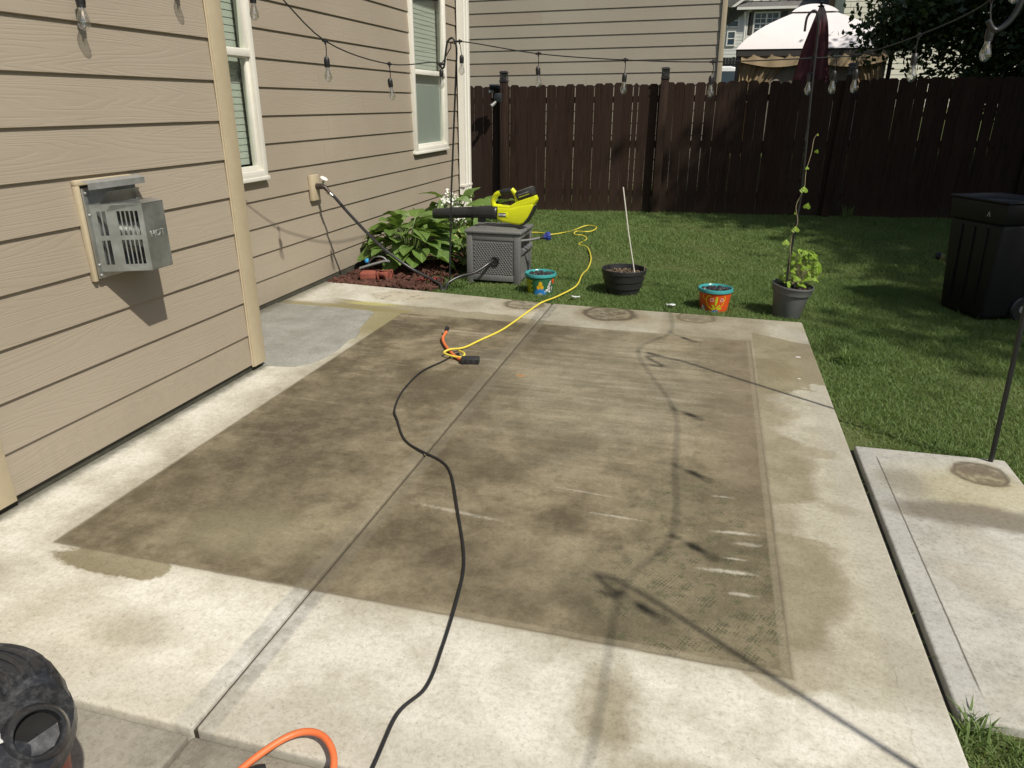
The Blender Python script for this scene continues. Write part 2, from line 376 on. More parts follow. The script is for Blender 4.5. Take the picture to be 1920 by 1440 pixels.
def lawn_material():
    t = NT('lawn_soil'); p = t.pos(); n = t.noise(p, 2.5, 4, .6); f = t.noise(p, 90, 3, .7)
    c = t.mix(t.ss(.3, .7, f), (.070, .090, .030), (.130, .150, .06)); c = t.mix(t.ss(.55, .75, n)*.4, c, (.085, .082, .035))
    t.set(c, .95, spec=.1); t.bump(f, .6, .02); return t.mat
M_lawn = lawn_material()

def glass_material(name, tint, refl=.06, rough=.0, haze=0.):
    t = NT(name); nt = t.nt; t.nt.nodes.remove(t.b)
    tr = t.node('ShaderNodeBsdfTransparent'); tr.inputs[0].default_value = (*tint, 1)
    gl = t.node('ShaderNodeBsdfGlossy'); gl.inputs['Roughness'].default_value = rough; gl.inputs[0].default_value = (.95, .97, .95, 1)
    fr = t.node('ShaderNodeLayerWeight'); fr.inputs[0].default_value = .5
    f = Ex(nt, fr.outputs['Facing']).pow(4.0)*.85+refl
    ms = t.node('ShaderNodeMixShader'); t.link(f.sat(), ms.inputs[0]); t.link(tr.outputs[0], ms.inputs[1]); t.link(gl.outputs[0], ms.inputs[2])
    t.link(ms.outputs[0], t.out.inputs[0]); return t.mat
M_pane = glass_material('window_glass', (.90, .95, .91), .05)
M_bulb = glass_material('bulb_glass', (.92, .92, .91), .22)
M_black = plain('black_plastic', (.018, .018, .019), .45, 0, .25, 40)
M_cord = plain('black_rubber', (.014, .014, .016), .55, 0, .3, 60)
M_pole = plain('black_steel', (.016, .017, .018), .4, 0, .25, 50)
M_zinc = None
def zinc_material():
    t = NT('galvanised_steel'); p = t.obj(); v = t.noise(p, 40, 2); n = t.noise(p, 9, 3)
    c = t.mix(t.ss(.35, .75, v*.5+n*.5), (.42, .435, .43), (.54, .555, .545)); t.set(c, t.ss(.2, .8, n, .30, .50), .85); return t.mat
M_zinc = zinc_material()
M_galv = plain('dull_zinc', (.44, .445, .43), .5, .7, .15, 30)
M_brass = plain('hose_brass', (.42, .36, .24), .35, .9, .2, 60)
M_yel = plain('blower_yellow', (.62, .66, .012), .38, 0, .04, 30)
M_ycord = plain('yellow_cord', (.70, .58, .07), .5, 0, .08, 60)
M_orange = plain('orange_cord', (.72, .17, .055), .5, 0, .08, 60)
M_box = plain('grey_resin', (.135, .137, .135), .55, 0, .08, 30)
M_boxd = plain('grey_resin_weave', (.105, .107, .105), .6, 0, .1, 40)
M_stone = plain('dark_stones', (.030, .028, .030), .5, 0, .5, 25, .5, .4)

# ------------------------------------------------------------------ ground
def grid_sheet(name, xs, ys, zf, mat):
    V = [(x, y, zf(x, y)) for y in ys for x in xs]; n = len(xs)
    F = [(j*n+i, j*n+i+1, (j+1)*n+i+1, (j+1)*n+i) for j in range(len(ys)-1) for i in range(n-1)]
    me = bpy.data.meshes.new(name); me.from_pydata(V, [], F)
    for p in me.polygons: p.use_smooth = True
    return put(name, me, mat)
xs = [-300, -120, -50, -25, -14, -9, -7, -5]+[-4+.4*i for i in range(26)]+[7, 9, 12, 16, 25, 50, 120, 300]
ys = [-200, -80, -30, -12, -6, -3, -1]+[.4*i for i in range(32)]+[13.5, 14.5, 16, 18, 20, 24, 30, 40, 60, 100, 200, 500]
tag(grid_sheet('lawn', xs, ys, ground, M_lawn), 'green lawn running from the patio back to the dark fence', kind='structure')

# ------------------------------------------------------------------ patio slabs
patio = tag(empty('patio'), 'stained pale concrete patio with a dirty rectangle where a rug lay', kind='structure')
def slab(poly, mat, zt=0., zb=-.13, bev=.011): return MB().prism(poly, zb, zt).build('slab', mat, patio, bevel=bev, segs=3)
JX = -1.153
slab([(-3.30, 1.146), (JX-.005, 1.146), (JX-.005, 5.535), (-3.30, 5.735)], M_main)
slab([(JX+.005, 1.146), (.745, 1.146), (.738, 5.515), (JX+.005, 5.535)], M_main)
slab([(-3.30, -2.2), (JX-.008, -2.2), (JX-.008, 1.136), (-3.30, 1.136)], M_worn, -.012)
slab([(JX+.004, -2.2), (.745, -2.2), (.745, 1.136), (JX+.004, 1.136)], M_worn, -.012)
slab([(.775, 1.735), (1.425, 1.735), (1.425, 3.455), (.778, 3.435)], M_side, -.022, -.14)
MB().box(JX-.004, JX+.004, 1.15, 5.52, -.1, -.014).build('joint_filler', plain('joint_dirt', (.05, .043, .030), .95, 0, .4, 40), patio)
MB().box(.747, .773, 1.74, 3.43, -.1, -.05).build('joint_filler', MATS['joint_dirt'], patio)
pad = [(-3.28, 4.93), (-2.72, 4.935), (-2.46, 4.92), (-2.405, 4.87), (-2.29, 4.30), (-2.25, 4.02), (-2.245, 3.86), (-2.275, 3.72), (-2.35, 3.64), (-2.50, 3.61), (-3.28, 3.63)]
slab(pad, M_pad, .007, -.02, .003)
# two small chips of the skim coat left beside the pad
for cx, cy, a in ((-2.30, 4.33, .25), (-2.33, 4.16, .2)):
    q = [(-.03, -.09), (.03, -.08), (.028, .085), (-.025, .09)]
    ca, sa = math.cos(a), math.sin(a)
    MB().prism([(cx+u*ca-v*sa, cy+u*sa+v*ca) for u, v in q], .0, .0085).build('chip', M_pad, patio)

# mulch bed
MX = plain('mulch_soil', (.042, .027, .020), .95, 0, .5, 40, .1, .6)
def in_bed(x, y): return x < -2.55+.25*math.sin(y*2.3)*.4-.35*max(0, y-7) and 5.70 < y < 9.5
bed = tag(grid_sheet('mulch_bed', [-3.3+.05*i for i in range(20)], [5.70+.1*i for i in range(39)],
      lambda x, y: ground(x, y)+.012+.03*max(0, min(1, (-2.42-x)/.3)), MX), 'reddish mulch bed between the house wall and the lawn', kind='structure')
MCH = plain('mulch_chips', (.085, .040, .030), .9, 0, .6, 18, .2, .3)
b = MB()
for i in range(1500):
    x = random.uniform(-3.24, -2.25); y = 5.72+random.random()**1.6*2.2
    if x > -2.45 and random.random() < .6: continue
    s = random.uniform(.010, .034); M = Matrix.Translation((x, y, ground(x, y)+.045+random.random()*.012)) @ Matrix.Rotation(random.uniform(0, 6.3), 4, 'Z') @ Matrix.Rotation(random.uniform(-.6, .6), 4, 'X') @ Matrix.Rotation(random.uniform(-.6, .6), 4, 'Y')
    k = len(b.v); b.box(-s, s, -s*.45, s*.45, -s*.3, s*.3).xf(M, k)
tag(b.build('mulch_chips', MCH), 'loose reddish brown mulch chips by the house wall', 'mulch', kind='stuff')

# ------------------------------------------------------------------ siding
ZK = [.026+.1973*k for k in range(30)]
BOARD = {}
def board_mesh(L, thick=.012, lift=.013, h=.212):
    """lap board along +Y from y=0 to L, face to +X, bottom edge at z=0"""
    key = round(L, 2)
    if key in BOARD: return BOARD[key]
    prof = [(.0, h), (lift+thick*.1, .0+.002), (lift+.0, .0), (lift-thick, .0), (-.010, h)]
    prof = [(lift, .0025), (lift-.0025, 0), (lift-thick, 0), (-thick, h), (0, h)]
    m = MB(); n = len(prof)
    m.add([(x, 0, z) for x, z in prof]+[(x, L, z) for x, z in prof], [tuple(range(n)), tuple(reversed(range(n, 2*n)))]+[(i, n+i, n+(i+1) % n, (i+1) % n) for i in range(n)])
    BOARD[key] = m.mesh('siding_board'); return BOARD[key]
def boards(parent, mat, L, loc, rz=0.):
    return put('siding_board', board_mesh(L), mat, parent, loc, (0, 0, rz))

house = thing('house', 'tan lap sided house wall with two white windows and a bumped out bay', 'house')
CX = -2.553; WX = -3.278                    # chase face and main wall, board backs
# sheathing behind the boards
M_sheath = plain('sheathing', (.10, .085, .066), .9)
W1 = (3.90, 4.955); W2 = (7.895, 8.95); WB = .975; WT = 2.75; HT = 5.4
wl_ = MB().box(-3.26, CX-.012, 1.80, 3.60, .02, HT).box(-3.5, WX-.013, -3.0, 9.62, .02, WB+.02).box(-3.5, WX-.013, -3.0, 9.62, WT-.02, HT)
for a_, b_ in ((-3.0, W1[0]+.02), (W1[1]-.02, W2[0]+.02), (W2[1]-.02, 9.62)): wl_.box(-3.5, WX-.0131, a_, b_, WB+.021, WT-.021)
wl_.build('wall', M_sheath, house)
MB().box(-3.24, CX-.004, 1.815, 3.59, -.06, .05).box(-3.9, WX+.006, -2.9, 9.6, -.2, .05).build('foundation', M_found, house)
NR = 27
for k in range(NR):
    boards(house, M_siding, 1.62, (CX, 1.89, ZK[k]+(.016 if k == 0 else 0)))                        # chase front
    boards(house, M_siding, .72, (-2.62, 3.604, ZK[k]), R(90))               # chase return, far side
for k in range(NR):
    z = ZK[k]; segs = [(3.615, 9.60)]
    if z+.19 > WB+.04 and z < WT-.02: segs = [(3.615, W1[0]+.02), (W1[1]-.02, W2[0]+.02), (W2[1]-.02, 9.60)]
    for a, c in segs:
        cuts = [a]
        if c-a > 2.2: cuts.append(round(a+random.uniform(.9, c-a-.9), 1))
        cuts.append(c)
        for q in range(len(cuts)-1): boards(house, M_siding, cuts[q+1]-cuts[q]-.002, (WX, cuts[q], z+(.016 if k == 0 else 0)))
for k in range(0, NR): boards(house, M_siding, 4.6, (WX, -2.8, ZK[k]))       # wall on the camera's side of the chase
# corner trims
MB().box(CX+.002, CX+.026, 3.503, 3.622, .030, 5.4).build('corner_trim', M_trim, house, bevel=.003)
MB().box(-2.65, CX+.001, 3.608, 3.628, .012, 5.4).build('corner_trim', M_trim, house, bevel=.003)
MB().box(CX+.002, CX+.026, 1.785, 1.893, .030, 5.4).build('corner_trim', M_trim, house, bevel=.003)
MB().box(WX+.0, WX+.026, 9.60, 9.66, .012, 5.4).build('corner_trim', M_siding, house, bevel=.003)
# caulk beads beside the trim
MB().tube([(CX+.014, 3.501, .03), (CX+.014, 3.501, 5.3)], .004, 6).build('caulk_bead', M_trim, house)
# eave and roof edge above the frame
MB().box(-4.2, -2.30, 1.5, 3.85, 5.42, 5.54).box(-4.2, -2.95, -3.2, 9.9, 5.42, 5.545).build('eave', M_white, house)
MB().prism([(-2.15, 5.55), (-2.15, 5.60), (-4.4, 6.55), (-4.4, 6.50)], -3.3, 10.0).xf(Matrix(((1, 0, 0, 0), (0, 0, 1, 0), (0, 1, 0, 0), (0, 0, 0, 1)))).build('roof', plain('shingle', (.09, .085, .08), .9, 0, .3, 40), house)

M_screen = plain('insect_screen', (.33, .35, .33), .8, 0, .05, 8)
M_blind = plain('blind_slat', (.44, .46, .42), .6, 0, .05)
M_room = plain('dark_room', (.02, .022, .02), .9)
def window(y0, y1, z0, z1, zm):
    w = WX+.012
    fr = MB()
    c = .052
    fr.box(w-.06, w+.034, y0, y0+c, z0, z1).box(w-.06, w+.034, y1-c, y1, z0, z1).box(w-.06, w+.036, y0+c, y1-c, z0, z0+c*1.1).box(w-.06, w+.036, y0+c, y1-c, z1-c, z1)
    f = fr.build('window', M_white, house, bevel=.003)
    MB().box(w-.02, w+.040, y0-.012, y1+.012, z0-.016, z0+.012).build('sill', M_white, f, bevel=.003)
    s = MB(); a, d = y0+c, y1-c
    for (b0, b1, dx) in ((z0+c*1.1, zm, .0), (zm, z1-c, .012)):
        x0, x1 = w-.04+dx, w+.008+dx; r = .030
        s.box(x0, x1, a+.001, a+r, b0+.001, b1).box(x0, x1, d-r, d-.001, b0+.001, b1).box(x0, x1+.001, a+r, d-r, b0+.001, b0+r).box(x0, x1+.001, a+r, d-r, b1-r, b1)
    s.build('sash', M_white, f, bevel=.002)
    MB().box(w-.03, w+.030, a+.002, d-.002, zm-.022, zm+.026).build('meeting_rail', M_white, f, bevel=.003)
    MB().quad((w-.012, a+.03, z0+.08), (w-.012, d-.03, z0+.08), (w-.012, d-.03, zm-.02), (w-.012, a+.03, zm-.02)).build('pane', M_pane, f)
    MB().quad((w+.002, a+.03, zm+.024), (w+.002, d-.03, zm+.024), (w+.002, d-.03, z1-c-.028), (w+.002, a+.03, z1-c-.028)).build('pane', M_pane, f)
    MB().box(w-.42, w-.40, y0-.2, y1+.2, z0-.2, z1+.2).build('room_backing', M_room, f)
    sl = MB().box(-.024, .024, a-.03, d+.03, -.0012, .0012).mesh('slat')
    z = z0+.12
    while z < z1-.08:
        put('slat', sl, M_blind, f, (w-.085, 0, z), (0, R(85), 0)); z += .0465
    return f
f1 = window(*W1, WB, WT, 1.82); f2 = window(*W2, WB, WT, 1.815)
w = WX+.012
MB().box(w-.034, w-.0335, W2[0]+.08, W2[1]-.08, 1.06, 1.79).build('screen', M_screen, f2)

# downspout at the far corner
ds = MB(); prof = []
W_, D_ = .30, .07
for y_, x_ in ((0, 0), (.012, D_), (.055, D_), (.065, D_-.01), (.09, D_-.01), (.10, D_), (.145, D_), (.155, D_-.01), (.18, D_-.01), (.19, D_), (.238, D_), (.25, 0)): prof.append((WX+.03+x_, 9.385+y_*1.2))
ds.prism(prof, .02, 5.42).build('downspout', M_white, house)
MB().box(WX+.03, WX+.104, 9.375, 9.695, .46, .485).build('downspout_strap', M_white, house)

# ------------------------------------------------------------------ direct vent box on the bay
def vent():
    t = thing('vent_cap', 'galvanised slotted vent box fixed to the tan siding', 'vent')
    X0 = CX+.016
    tb = MB().box(X0-.01, X0+.014, 2.480, 2.499, .775, 1.175).box(X0-.01, X0+.013, 2.480, 2.80, 1.1752, 1.198); tb.build('mounting_block', M_trim, t, bevel=.004)
    MB().box(X0, X0+.020, 2.50, 2.80, .785, 1.163).build('back_plate', M_zinc, t, bevel=.002)
    MB().add([(X0+.03, 2.492, 1.196), (X0+.03, 2.815, 1.196), (X0+.062, 2.815, 1.186), (X0+.062, 2.492, 1.186), (X0+.062, 2.492, 1.160), (X0+.062, 2.815, 1.160)], [(0, 1, 2, 3), (3, 2, 5, 4)]).build('rain_flashing', M_galv, t)
    MB().add([(X0+.04, 2.555, 1.095), (X0+.04, 2.765, 1.095), (X0+.085, 2.75, 1.148), (X0+.085, 2.57, 1.148), (X0+.150, 2.76, 1.158), (X0+.150, 2.56, 1.158)], [(0, 1, 2, 3), (3, 2, 4, 5)]).build('deflector', M_galv, t)
    # trapezoid cage
    A = Vector((X0+.022, 2.515)); B = Vector((-2.33, 2.606)); Cc = Vector((-2.33, 2.735)); D = Vector((X0+.022, 2.79)); zb, zt = .815, 1.097
    th = .003
    def side(P, Q, name, slots):
        e = (Q-P); L = e.length; e = e.normalized(); n = Vector((e.y, -e.x))
        m = MB()
        def bar(u0, u1, v0, v1):
            a, b_ = P+e*u0, P+e*u1; c_, d_ = b_-n*th, a-n*th
            m.add([(*a, v0), (*b_, v0), (*c_, v0), (*d_, v0), (*a, v1), (*b_, v1), (*c_, v1), (*d_, v1)], [(3, 2, 1, 0), (4, 5, 6, 7), (0, 1, 5, 4), (1, 2, 6, 5), (2, 3, 7, 6), (3, 0, 4, 7)])
        if not slots: bar(0, L, zb, zt)
        else:
            H = zt-zb; rows = ((zb+.028, zb+H*.47), (zb+H*.54, zt-.028))
            bar(0, L, zb, rows[0][0]); bar(0, L, rows[0][1], rows[1][0]); bar(0, L, rows[1][1], zt)
            cols = [.12, .19, .215, .285, .50, .56, .585, .645, .67, .73, .755, .815, .84, .90]
            edges = [0]+cols+[1.0]
            for r_ in rows:
                for i in range(0, len(edges), 2): bar(edges[i]*L, edges[i+1]*L, *r_)
        return m.build(name, M_zinc, t)
    side(A, B, 'slotted_side', True); fr = side(B, Cc, 'front_face', False); side(Cc, D, 'slotted_side', True)
    m = MB(); m.prism([tuple(A), tuple(B), tuple(Cc), tuple(D)], zb-.002, zb+.001); m.build('bottom_plate', M_zinc, t)
    m = MB(); m.prism([(X0+.10, 2.53), tuple(B), tuple(Cc), (X0+.10, 2.785)], zt-.001, zt+.002); m.build('top_plate', M_zinc, t)
    MB().tube([(X0+.02, 2.655, .955), (-2.36, 2.655, .955)], .055, 20).build('inner_pipe', M_galv, t, smooth=True)
    # flange with screws
    MB().box(X0+.020, X0+.024, 2.498, 2.522, .80, 1.11).build('flange', M_zinc, t)
    for z in (.80, .845, 1.055, 1.145):
        MB().lathe([(.006, 0), (.0055, .003), (.003, .005), (.0, .0055)], 10).build('screw', M_galv, t, True, loc=(X0+.024, 2.509, z), rot=(0, R(90), 0))
    tm = text_mesh('HOT', .040, .0006); tm.materials.append(plain('stamped_letters', (.52, .54, .53), .5, .6))
    put('lettering', tm, None, fr, (-2.33+.0014, 2.672, .965), (R(90), 0, R(90)))
vent()

# ------------------------------------------------------------------ faucet and hose
fa = thing('faucet', 'wall faucet with white round handle on a tan mounting block', 'faucet', (WX+.012, 5.63, .0))
MB().box(0, .034, -.062, .062, .725, .935).build('mounting_block', M_trim, fa, bevel=.005)
MB().tube([(.03, .01, .84), (.09, .01, .84), (.115, .01, .832), (.135, .012, .805), (.15, .014, .785)], [.026, .022, .020, .016, .017], 12).build('spout', plain('old_bronze', (.07, .055, .05), .5, .6), fa, True)
MB().tube([(.085, .01, .845), (.105, .01, .895)], .011, 10).build('stem', M_galv, fa, True)
m = MB().lathe([(.030, -.006), (.034, 0), (.030, .006)], 16)
for k in range(4):
    a = k*math.pi/2; m.box(math.cos(a)*.012-.004, math.cos(a)*.012+.004, math.sin(a)*.012-.004, math.sin(a)*.012+.004, .004, .0065)
m.build('handle', plain('white_handle', (.80, .78, .74), .4), fa, True, loc=(.110, .01, .905), rot=(0, R(30), 0))
hose = thing('garden_hose', 'black garden hose drooping from the wall faucet to the grey hose box', 'hose', (WX, 5.63, 0))
hx, hy = WX, 5.63
path = spline([(-3.125, 5.645, .792), (-3.085, 5.66, .755), (-2.98, 5.72, .60), (-2.78, 5.84, .33), (-2.55, 5.93, .13), (-2.33, 5.93, .03), (-2.235, 5.88, .0), (-2.205, 5.83, -.035), (-2.185, 5.86, -.03), (-2.185, 5.93, .01), (-2.10, 6.02, .055), (-1.98, 6.09, .085), (-1.885, 6.19, .15), (-1.862, 6.26, .172)], 7)
MB().tube([(p.x-hx, p.y-hy, p.z) for p in path], .0135, 10).build('hose', plain('hose_rubber', (.030, .029, .031), .32, 0, .2, 60), hose, True)
MB().tube([(-3.14-hx, 5.643-hy, .802), (-3.095-hx, 5.652-hy, .763)], [.0185, .0155], 12).build('coupling', plain('chrome_fitting', (.55, .54, .50), .25, .9), hose, True)

# ------------------------------------------------------------------ hose box
hb = thing('hose_box', 'grey resin hose reel box with woven panels on the lawn edge', 'hose box', (-1.862, 6.475, ground(-1.9, 6.4)))
bw, bd, bh = .490, .44, .455
m = MB(); m.box(-bw/2, bw/2, -bd/2, bd/2, .05, bh); body = m.build('body', M_boxd, hb)
for sx in (-1, 1):
    for sy in (-1, 1):
        p = MB(); x0 = sx*(bw/2+.008); x1 = sx*(bw/2-.052); y0 = sy*(bd/2+.008); y1 = sy*(bd/2-.052)
        p.box(min(x0, x1), max(x0, x1), min(y0, y1), max(y0, y1), 0, bh+.002); p.build('corner_post', M_box, hb, bevel=.010)
for s in (-1, 1):
    y0, y1 = sorted((s*(bd/2+.006), s*(bd/2-.02)))
    MB().box(-bw/2+.05, bw/2-.05, y0, y1, .03, .085).build('rail', M_box, hb, bevel=.006)
    MB().box(-bw/2+.05, bw/2-.05, y0, y1, bh-.055, bh).build('rail', M_box, hb, bevel=.006)
MB().box(bw/2-.02, bw/2+.006, -bd/2+.05, bd/2-.05, .03, .085).build('rail', M_box, hb, bevel=.006)
MB().box(bw/2-.02, bw/2+.006, -bd/2+.05, bd/2-.05, bh-.04, bh).build('rail', M_box, hb, bevel=.006)
MB().tube([(bw/2+.005, -bd/2+.05, .30), (bw/2+.005, bd/2-.05, .30)], .028, 12).build('guide_bar', M_box, hb, True)
MB().box(bw/2-.012, bw/2+.0015, -bd/2+.06, bd/2-.06, .32, bh-.045).build('hose_opening', plain('opening_dark', (.008, .008, .009), .9), hb)
# woven panels: little overlapping bars
def weave(parent, width, height, M):
    m = MB(); r = 0; pz = .0172; px = .0255
    nz = int(height/pz); nx = int(width/px)
    for j in range(nz):
        for i in range(nx+1):
            cx = -width/2+(i+(.5 if j % 2 else 0))*px; cz = j*pz+pz/2
            if cx+.011 > width/2 or cx-.011 < -width/2: continue
            dz = .0072
            m.add([(cx-.0115, 0, cz-dz+.003), (cx+.009, 0, cz-dz-.003), (cx+.0115, 0, cz+dz-.003), (cx-.009, 0, cz+dz+.003), (cx-.006, -.0045, cz-.003), (cx+.006, -.0045, cz-.0045), (cx+.006, -.0045, cz+.004), (cx-.0055, -.0045, cz+.0045)],
                  [(0, 1, 5, 4), (1, 2, 6, 5), (2, 3, 7, 6), (3, 0, 4, 7), (4, 5, 6, 7)])
    m.xf(M); return tag(m.build('woven_panel', M_box, parent), kind='stuff')
weave(hb, bw-.115, .305, Matrix.Translation((0, -bd/2-.0005, .09)))
weave(hb, bd-.115, .185, Matrix.Translation((bw/2+.0005, 0, .09)) @ Matrix.Rotation(R(90), 4, 'Z'))
lid = MB().box(-bw/2-.022, bw/2+.022, -bd/2-.022, bd/2+.022, bh+.001, bh+.036).build('lid', M_box, hb, bevel=.014, segs=3)
MB().add([(-.20, -.17, 0), (.20, -.17, 0), (.20, .17, 0), (-.20, .17, 0), (-.17, -.13, .010), (.17, -.13, .010), (.17, .13, .010), (-.17, .13, .010)], [(0, 1, 5, 4), (1, 2, 6, 5), (2, 3, 7, 6), (3, 0, 4, 7), (4, 5, 6, 7)]).build('raised_panel', M_box, lid, loc=(0, 0, bh+.0355), bevel=.004)
MB().lathe([(.042, 0), (.042, .010), (.034, .013), (.030, .004), (.0, .004)], 24).build('hub', M_black, hb, True, loc=(.02, -bd/2-.006, .215), rot=(R(90), 0, 0))
sp = thing('spray_nozzle', 'blue headed watering wand poking out of the hose box', 'nozzle', (-1.60, 6.40, .37))
MB().tube(spline([(-.02, -.10, -.022), (.05, -.06, -.018), (.11, -.02, -.010), (.145, .0, -.002)], 5), .012, 10).build('wand', M_box, sp, True)
MB().tube([(.14, -.003, -.004), (.17, .012, .002)], [.014, .017], 12).build('collar', M_black, sp, True)
m = MB()
m.tube([(.168, .011, .002), (.185, .02, .005), (.21, .034, .010), (.222, .041, .012)], [.018, .026, .036, .034], 14)
for k in range(14):
    a = 2*math.pi*k/14; T = Vector((.86, .50, .15)).normalized(); n1 = T.orthogonal().normalized(); n2 = T.cross(n1)
    c = Vector((.207, .032, .0095))+(n1*math.cos(a)+n2*math.sin(a))*.034; m.tube([c-T*.018, c+T*.016], .005, 6)
m.build('spray_head', plain('blue_plastic', (.030, .052, .26), .4, 0, .2), sp, True)

# ------------------------------------------------------------------ leaf blower
def blower():
    t = thing('leaf_blower', 'yellow and black cordless leaf blower lying on the hose box', 'leaf blower', (-1.86, 6.43, .441))
    def P(x, z, y=0.): return (x, y, z)
    # tube, to -X
    tub = MB().tube([P(-.64, .090), P(-.635, .090), P(-.44, .108), P(-.20, .125), P(-.18, .127), P(-.175, .127), P(-.03, .132), P(.0, .132)], [.044, .047, .050, .052, .053, .058, .060, .058], 20, False)
    tb = tub.build('tube', plain('blower_black', (.022, .023, .025), .38, 0, .2, 40), t, True)
    sm = tb.modifiers.new('wall', 'SOLIDIFY'); sm.thickness = .003
    MB().box(-.20, -.13, -.02, .02, .035, .085).build('foot', MATS['blower_black'], t, bevel=.010)
    # body: side outline extruded with rounded edges
    def sideplate(name, pts, hw, mat, bev, par=t):
        m = MB(); n = len(pts)
        m.add([(x, -hw, z) for x, z in pts]+[(x, hw, z) for x, z in pts], [tuple(range(n)), tuple(reversed(range(n, 2*n)))]+[(i, n+i, n+(i+1) % n, (i+1) % n) for i in range(n)])
        return m.build(name, mat, par, bevel=bev, segs=3)
    body = sideplate('body', [(-.005, .075), (.06, .05), (.15, .038), (.215, .032), (.255, .05), (.30, .105), (.335, .175), (.352, .235), (.30, .225), (.20, .205), (.12, .185), (.0, .185)], .055, M_yel, .020)
    sideplate('motor_guard', [(.215, .030), (.235, .022), (.285, .062), (.335, .14), (.356, .20), (.346, .215), (.322, .165), (.285, .10), (.25, .05)], .050, MATS['blower_black'], .006)
    sideplate('battery_deck', [(.02, .198), (.12, .198), (.19, .240), (.30, .280), (.352, .300), (.368, .262), (.350, .222), (.22, .182), (.13, .160), (.02, .160)], .050, M_yel, .010)
    # handle loop
    hp = spline([(-.045, .0, .190), (-.050, .0, .235), (-.022, .0, .285), (.02, .0, .308)], 5)
    MB().tube([(p.x, 0, p.z) for p in hp], .024, 12).build('handle_front', M_yel, t, True)
    MB().tube([P(-.045, .185), P(.02, .182), P(.06, .172)], .024, 12).build('handle_base', M_yel, t, True)
    MB().tube([P(.01, .305), P(.05, .318), P(.10, .325), P(.135, .332)], [.023, .026, .026, .022], 12).build('grip', M_black, t, True)
    MB().tube([P(.125, .338), P(.155, .312), P(.172, .275), P(.182, .225)], [.024, .021, .020, .022], 12).build('handle_rear', M_yel, t, True)
    MB().box(.03, .055, -.008, .008, .275, .305).build('trigger', M_black, t, bevel=.003)
    bt = MB().box(-.095, .075, -.045, .045, -.034, .034).build('battery', plain('battery_black', (.035, .035, .036), .4, 0, .2), t, bevel=.010, loc=(.268, 0, .318), rot=(0, R(-20), 0))
    MB().box(-.085, .06, -.036, .036, .0, .009).build('battery_top', plain('battery_grey', (.14, .14, .11), .4), bt, bevel=.003, loc=(0, 0, .030))
    for k in (-.02, .0): MB().box(-.07, .03, -.0465, -.045, k, k+.006).build('stripe', M_yel if k < 0 else plain('stripe_grey', (.3, .3, .28), .5), bt)
    lp = MB().box(.012, .105, -.0585, -.0545, .098, .142).build('name_plate', M_yel, t, bevel=.0015)
    MB().box(.020, .090, -.0600, -.0584, .103, .137).build('plate', M_black, lp)
    tm = text_mesh('RYOBI', .0245, .0005, .0006); tm.materials.append(plain('white_print', (.8, .8, .78), .5, 0, .02))
    put('lettering', tm, None, lp, (.055, -.0606, .120), (R(90), 0, 0))
    t.rotation_euler = (0, 0, R(-3))
blower()

# ------------------------------------------------------------------ string light poles
def pole(label, pts, r=.010, base=True, loc=None):
    loc = loc or pts[0]
    t = thing('light_pole', label, 'pole', loc, group='black shepherd hook poles holding the string lights')
    MB().tube([tuple(Vector(p)-Vector(loc)) for p in pts], r, 10).build('shaft', M_pole, t, True)
    return t
hookpts = spline([(-2.075, 5.985, 1.86), (-2.078, 5.985, 1.93), (-2.105, 5.98, 1.98), (-2.145, 5.975, 1.955), (-2.165, 5.97, 1.86), (-2.178, 5.97, 1.775), (-2.20, 5.97, 1.762), (-2.218, 5.97, 1.79)], 5)
pole('slim black hook pole standing behind the hose beside the leafy hostas', [(-2.19, 5.985, -.3), (-2.185, 5.985, .1), (-2.15, 5.985, .8)]+[tuple(p) for p in hookpts], .008)
h2 = spline([(.60, 5.75, 1.55), (.592, 5.75, 1.79), (.583, 5.75, 2.0), (.55, 5.745, 2.085), (.505, 5.74, 2.05), (.50, 5.74, 1.96)], 5)
pole('slim black hook pole rising from the grey pot with the vine', [(.625, 5.76, .0), (.613, 5.76, .36), (.632, 5.755, .9)]+[tuple(p) for p in h2], .008)
h3 = spline([(1.31, 3.42, 1.75), (1.305, 3.42, 2.02), (1.25, 3.42, 2.14), (1.14, 3.42, 2.12), (1.075, 3.42, 1.98), (1.035, 3.42, 1.82), (.985, 3.42, 1.765), (.95, 3.42, 1.80)], 6)
pole('slim black hook pole at the corner of the small side slab', [(1.354, 3.46, -.3), (1.354, 3.42, .0), (1.329, 3.42, .673)]+[tuple(p) for p in h3], .0105)
h4 = spline([(1.31, 1.02, 1.75), (1.30, 1.03, 2.02), (1.24, 1.05, 2.12), (1.15, 1.08, 2.08), (1.10, 1.1, 1.95), (1.06, 1.11, 1.82), (1.02, 1.12, 1.78), (.99, 1.13, 1.80)], 6)
pole('slim black hook pole past the near end of the side slab', [(1.36, .98, -.3), (1.35, .98, 0), (1.33, 1.0, .7)]+[tuple(p) for p in h4], .0095)

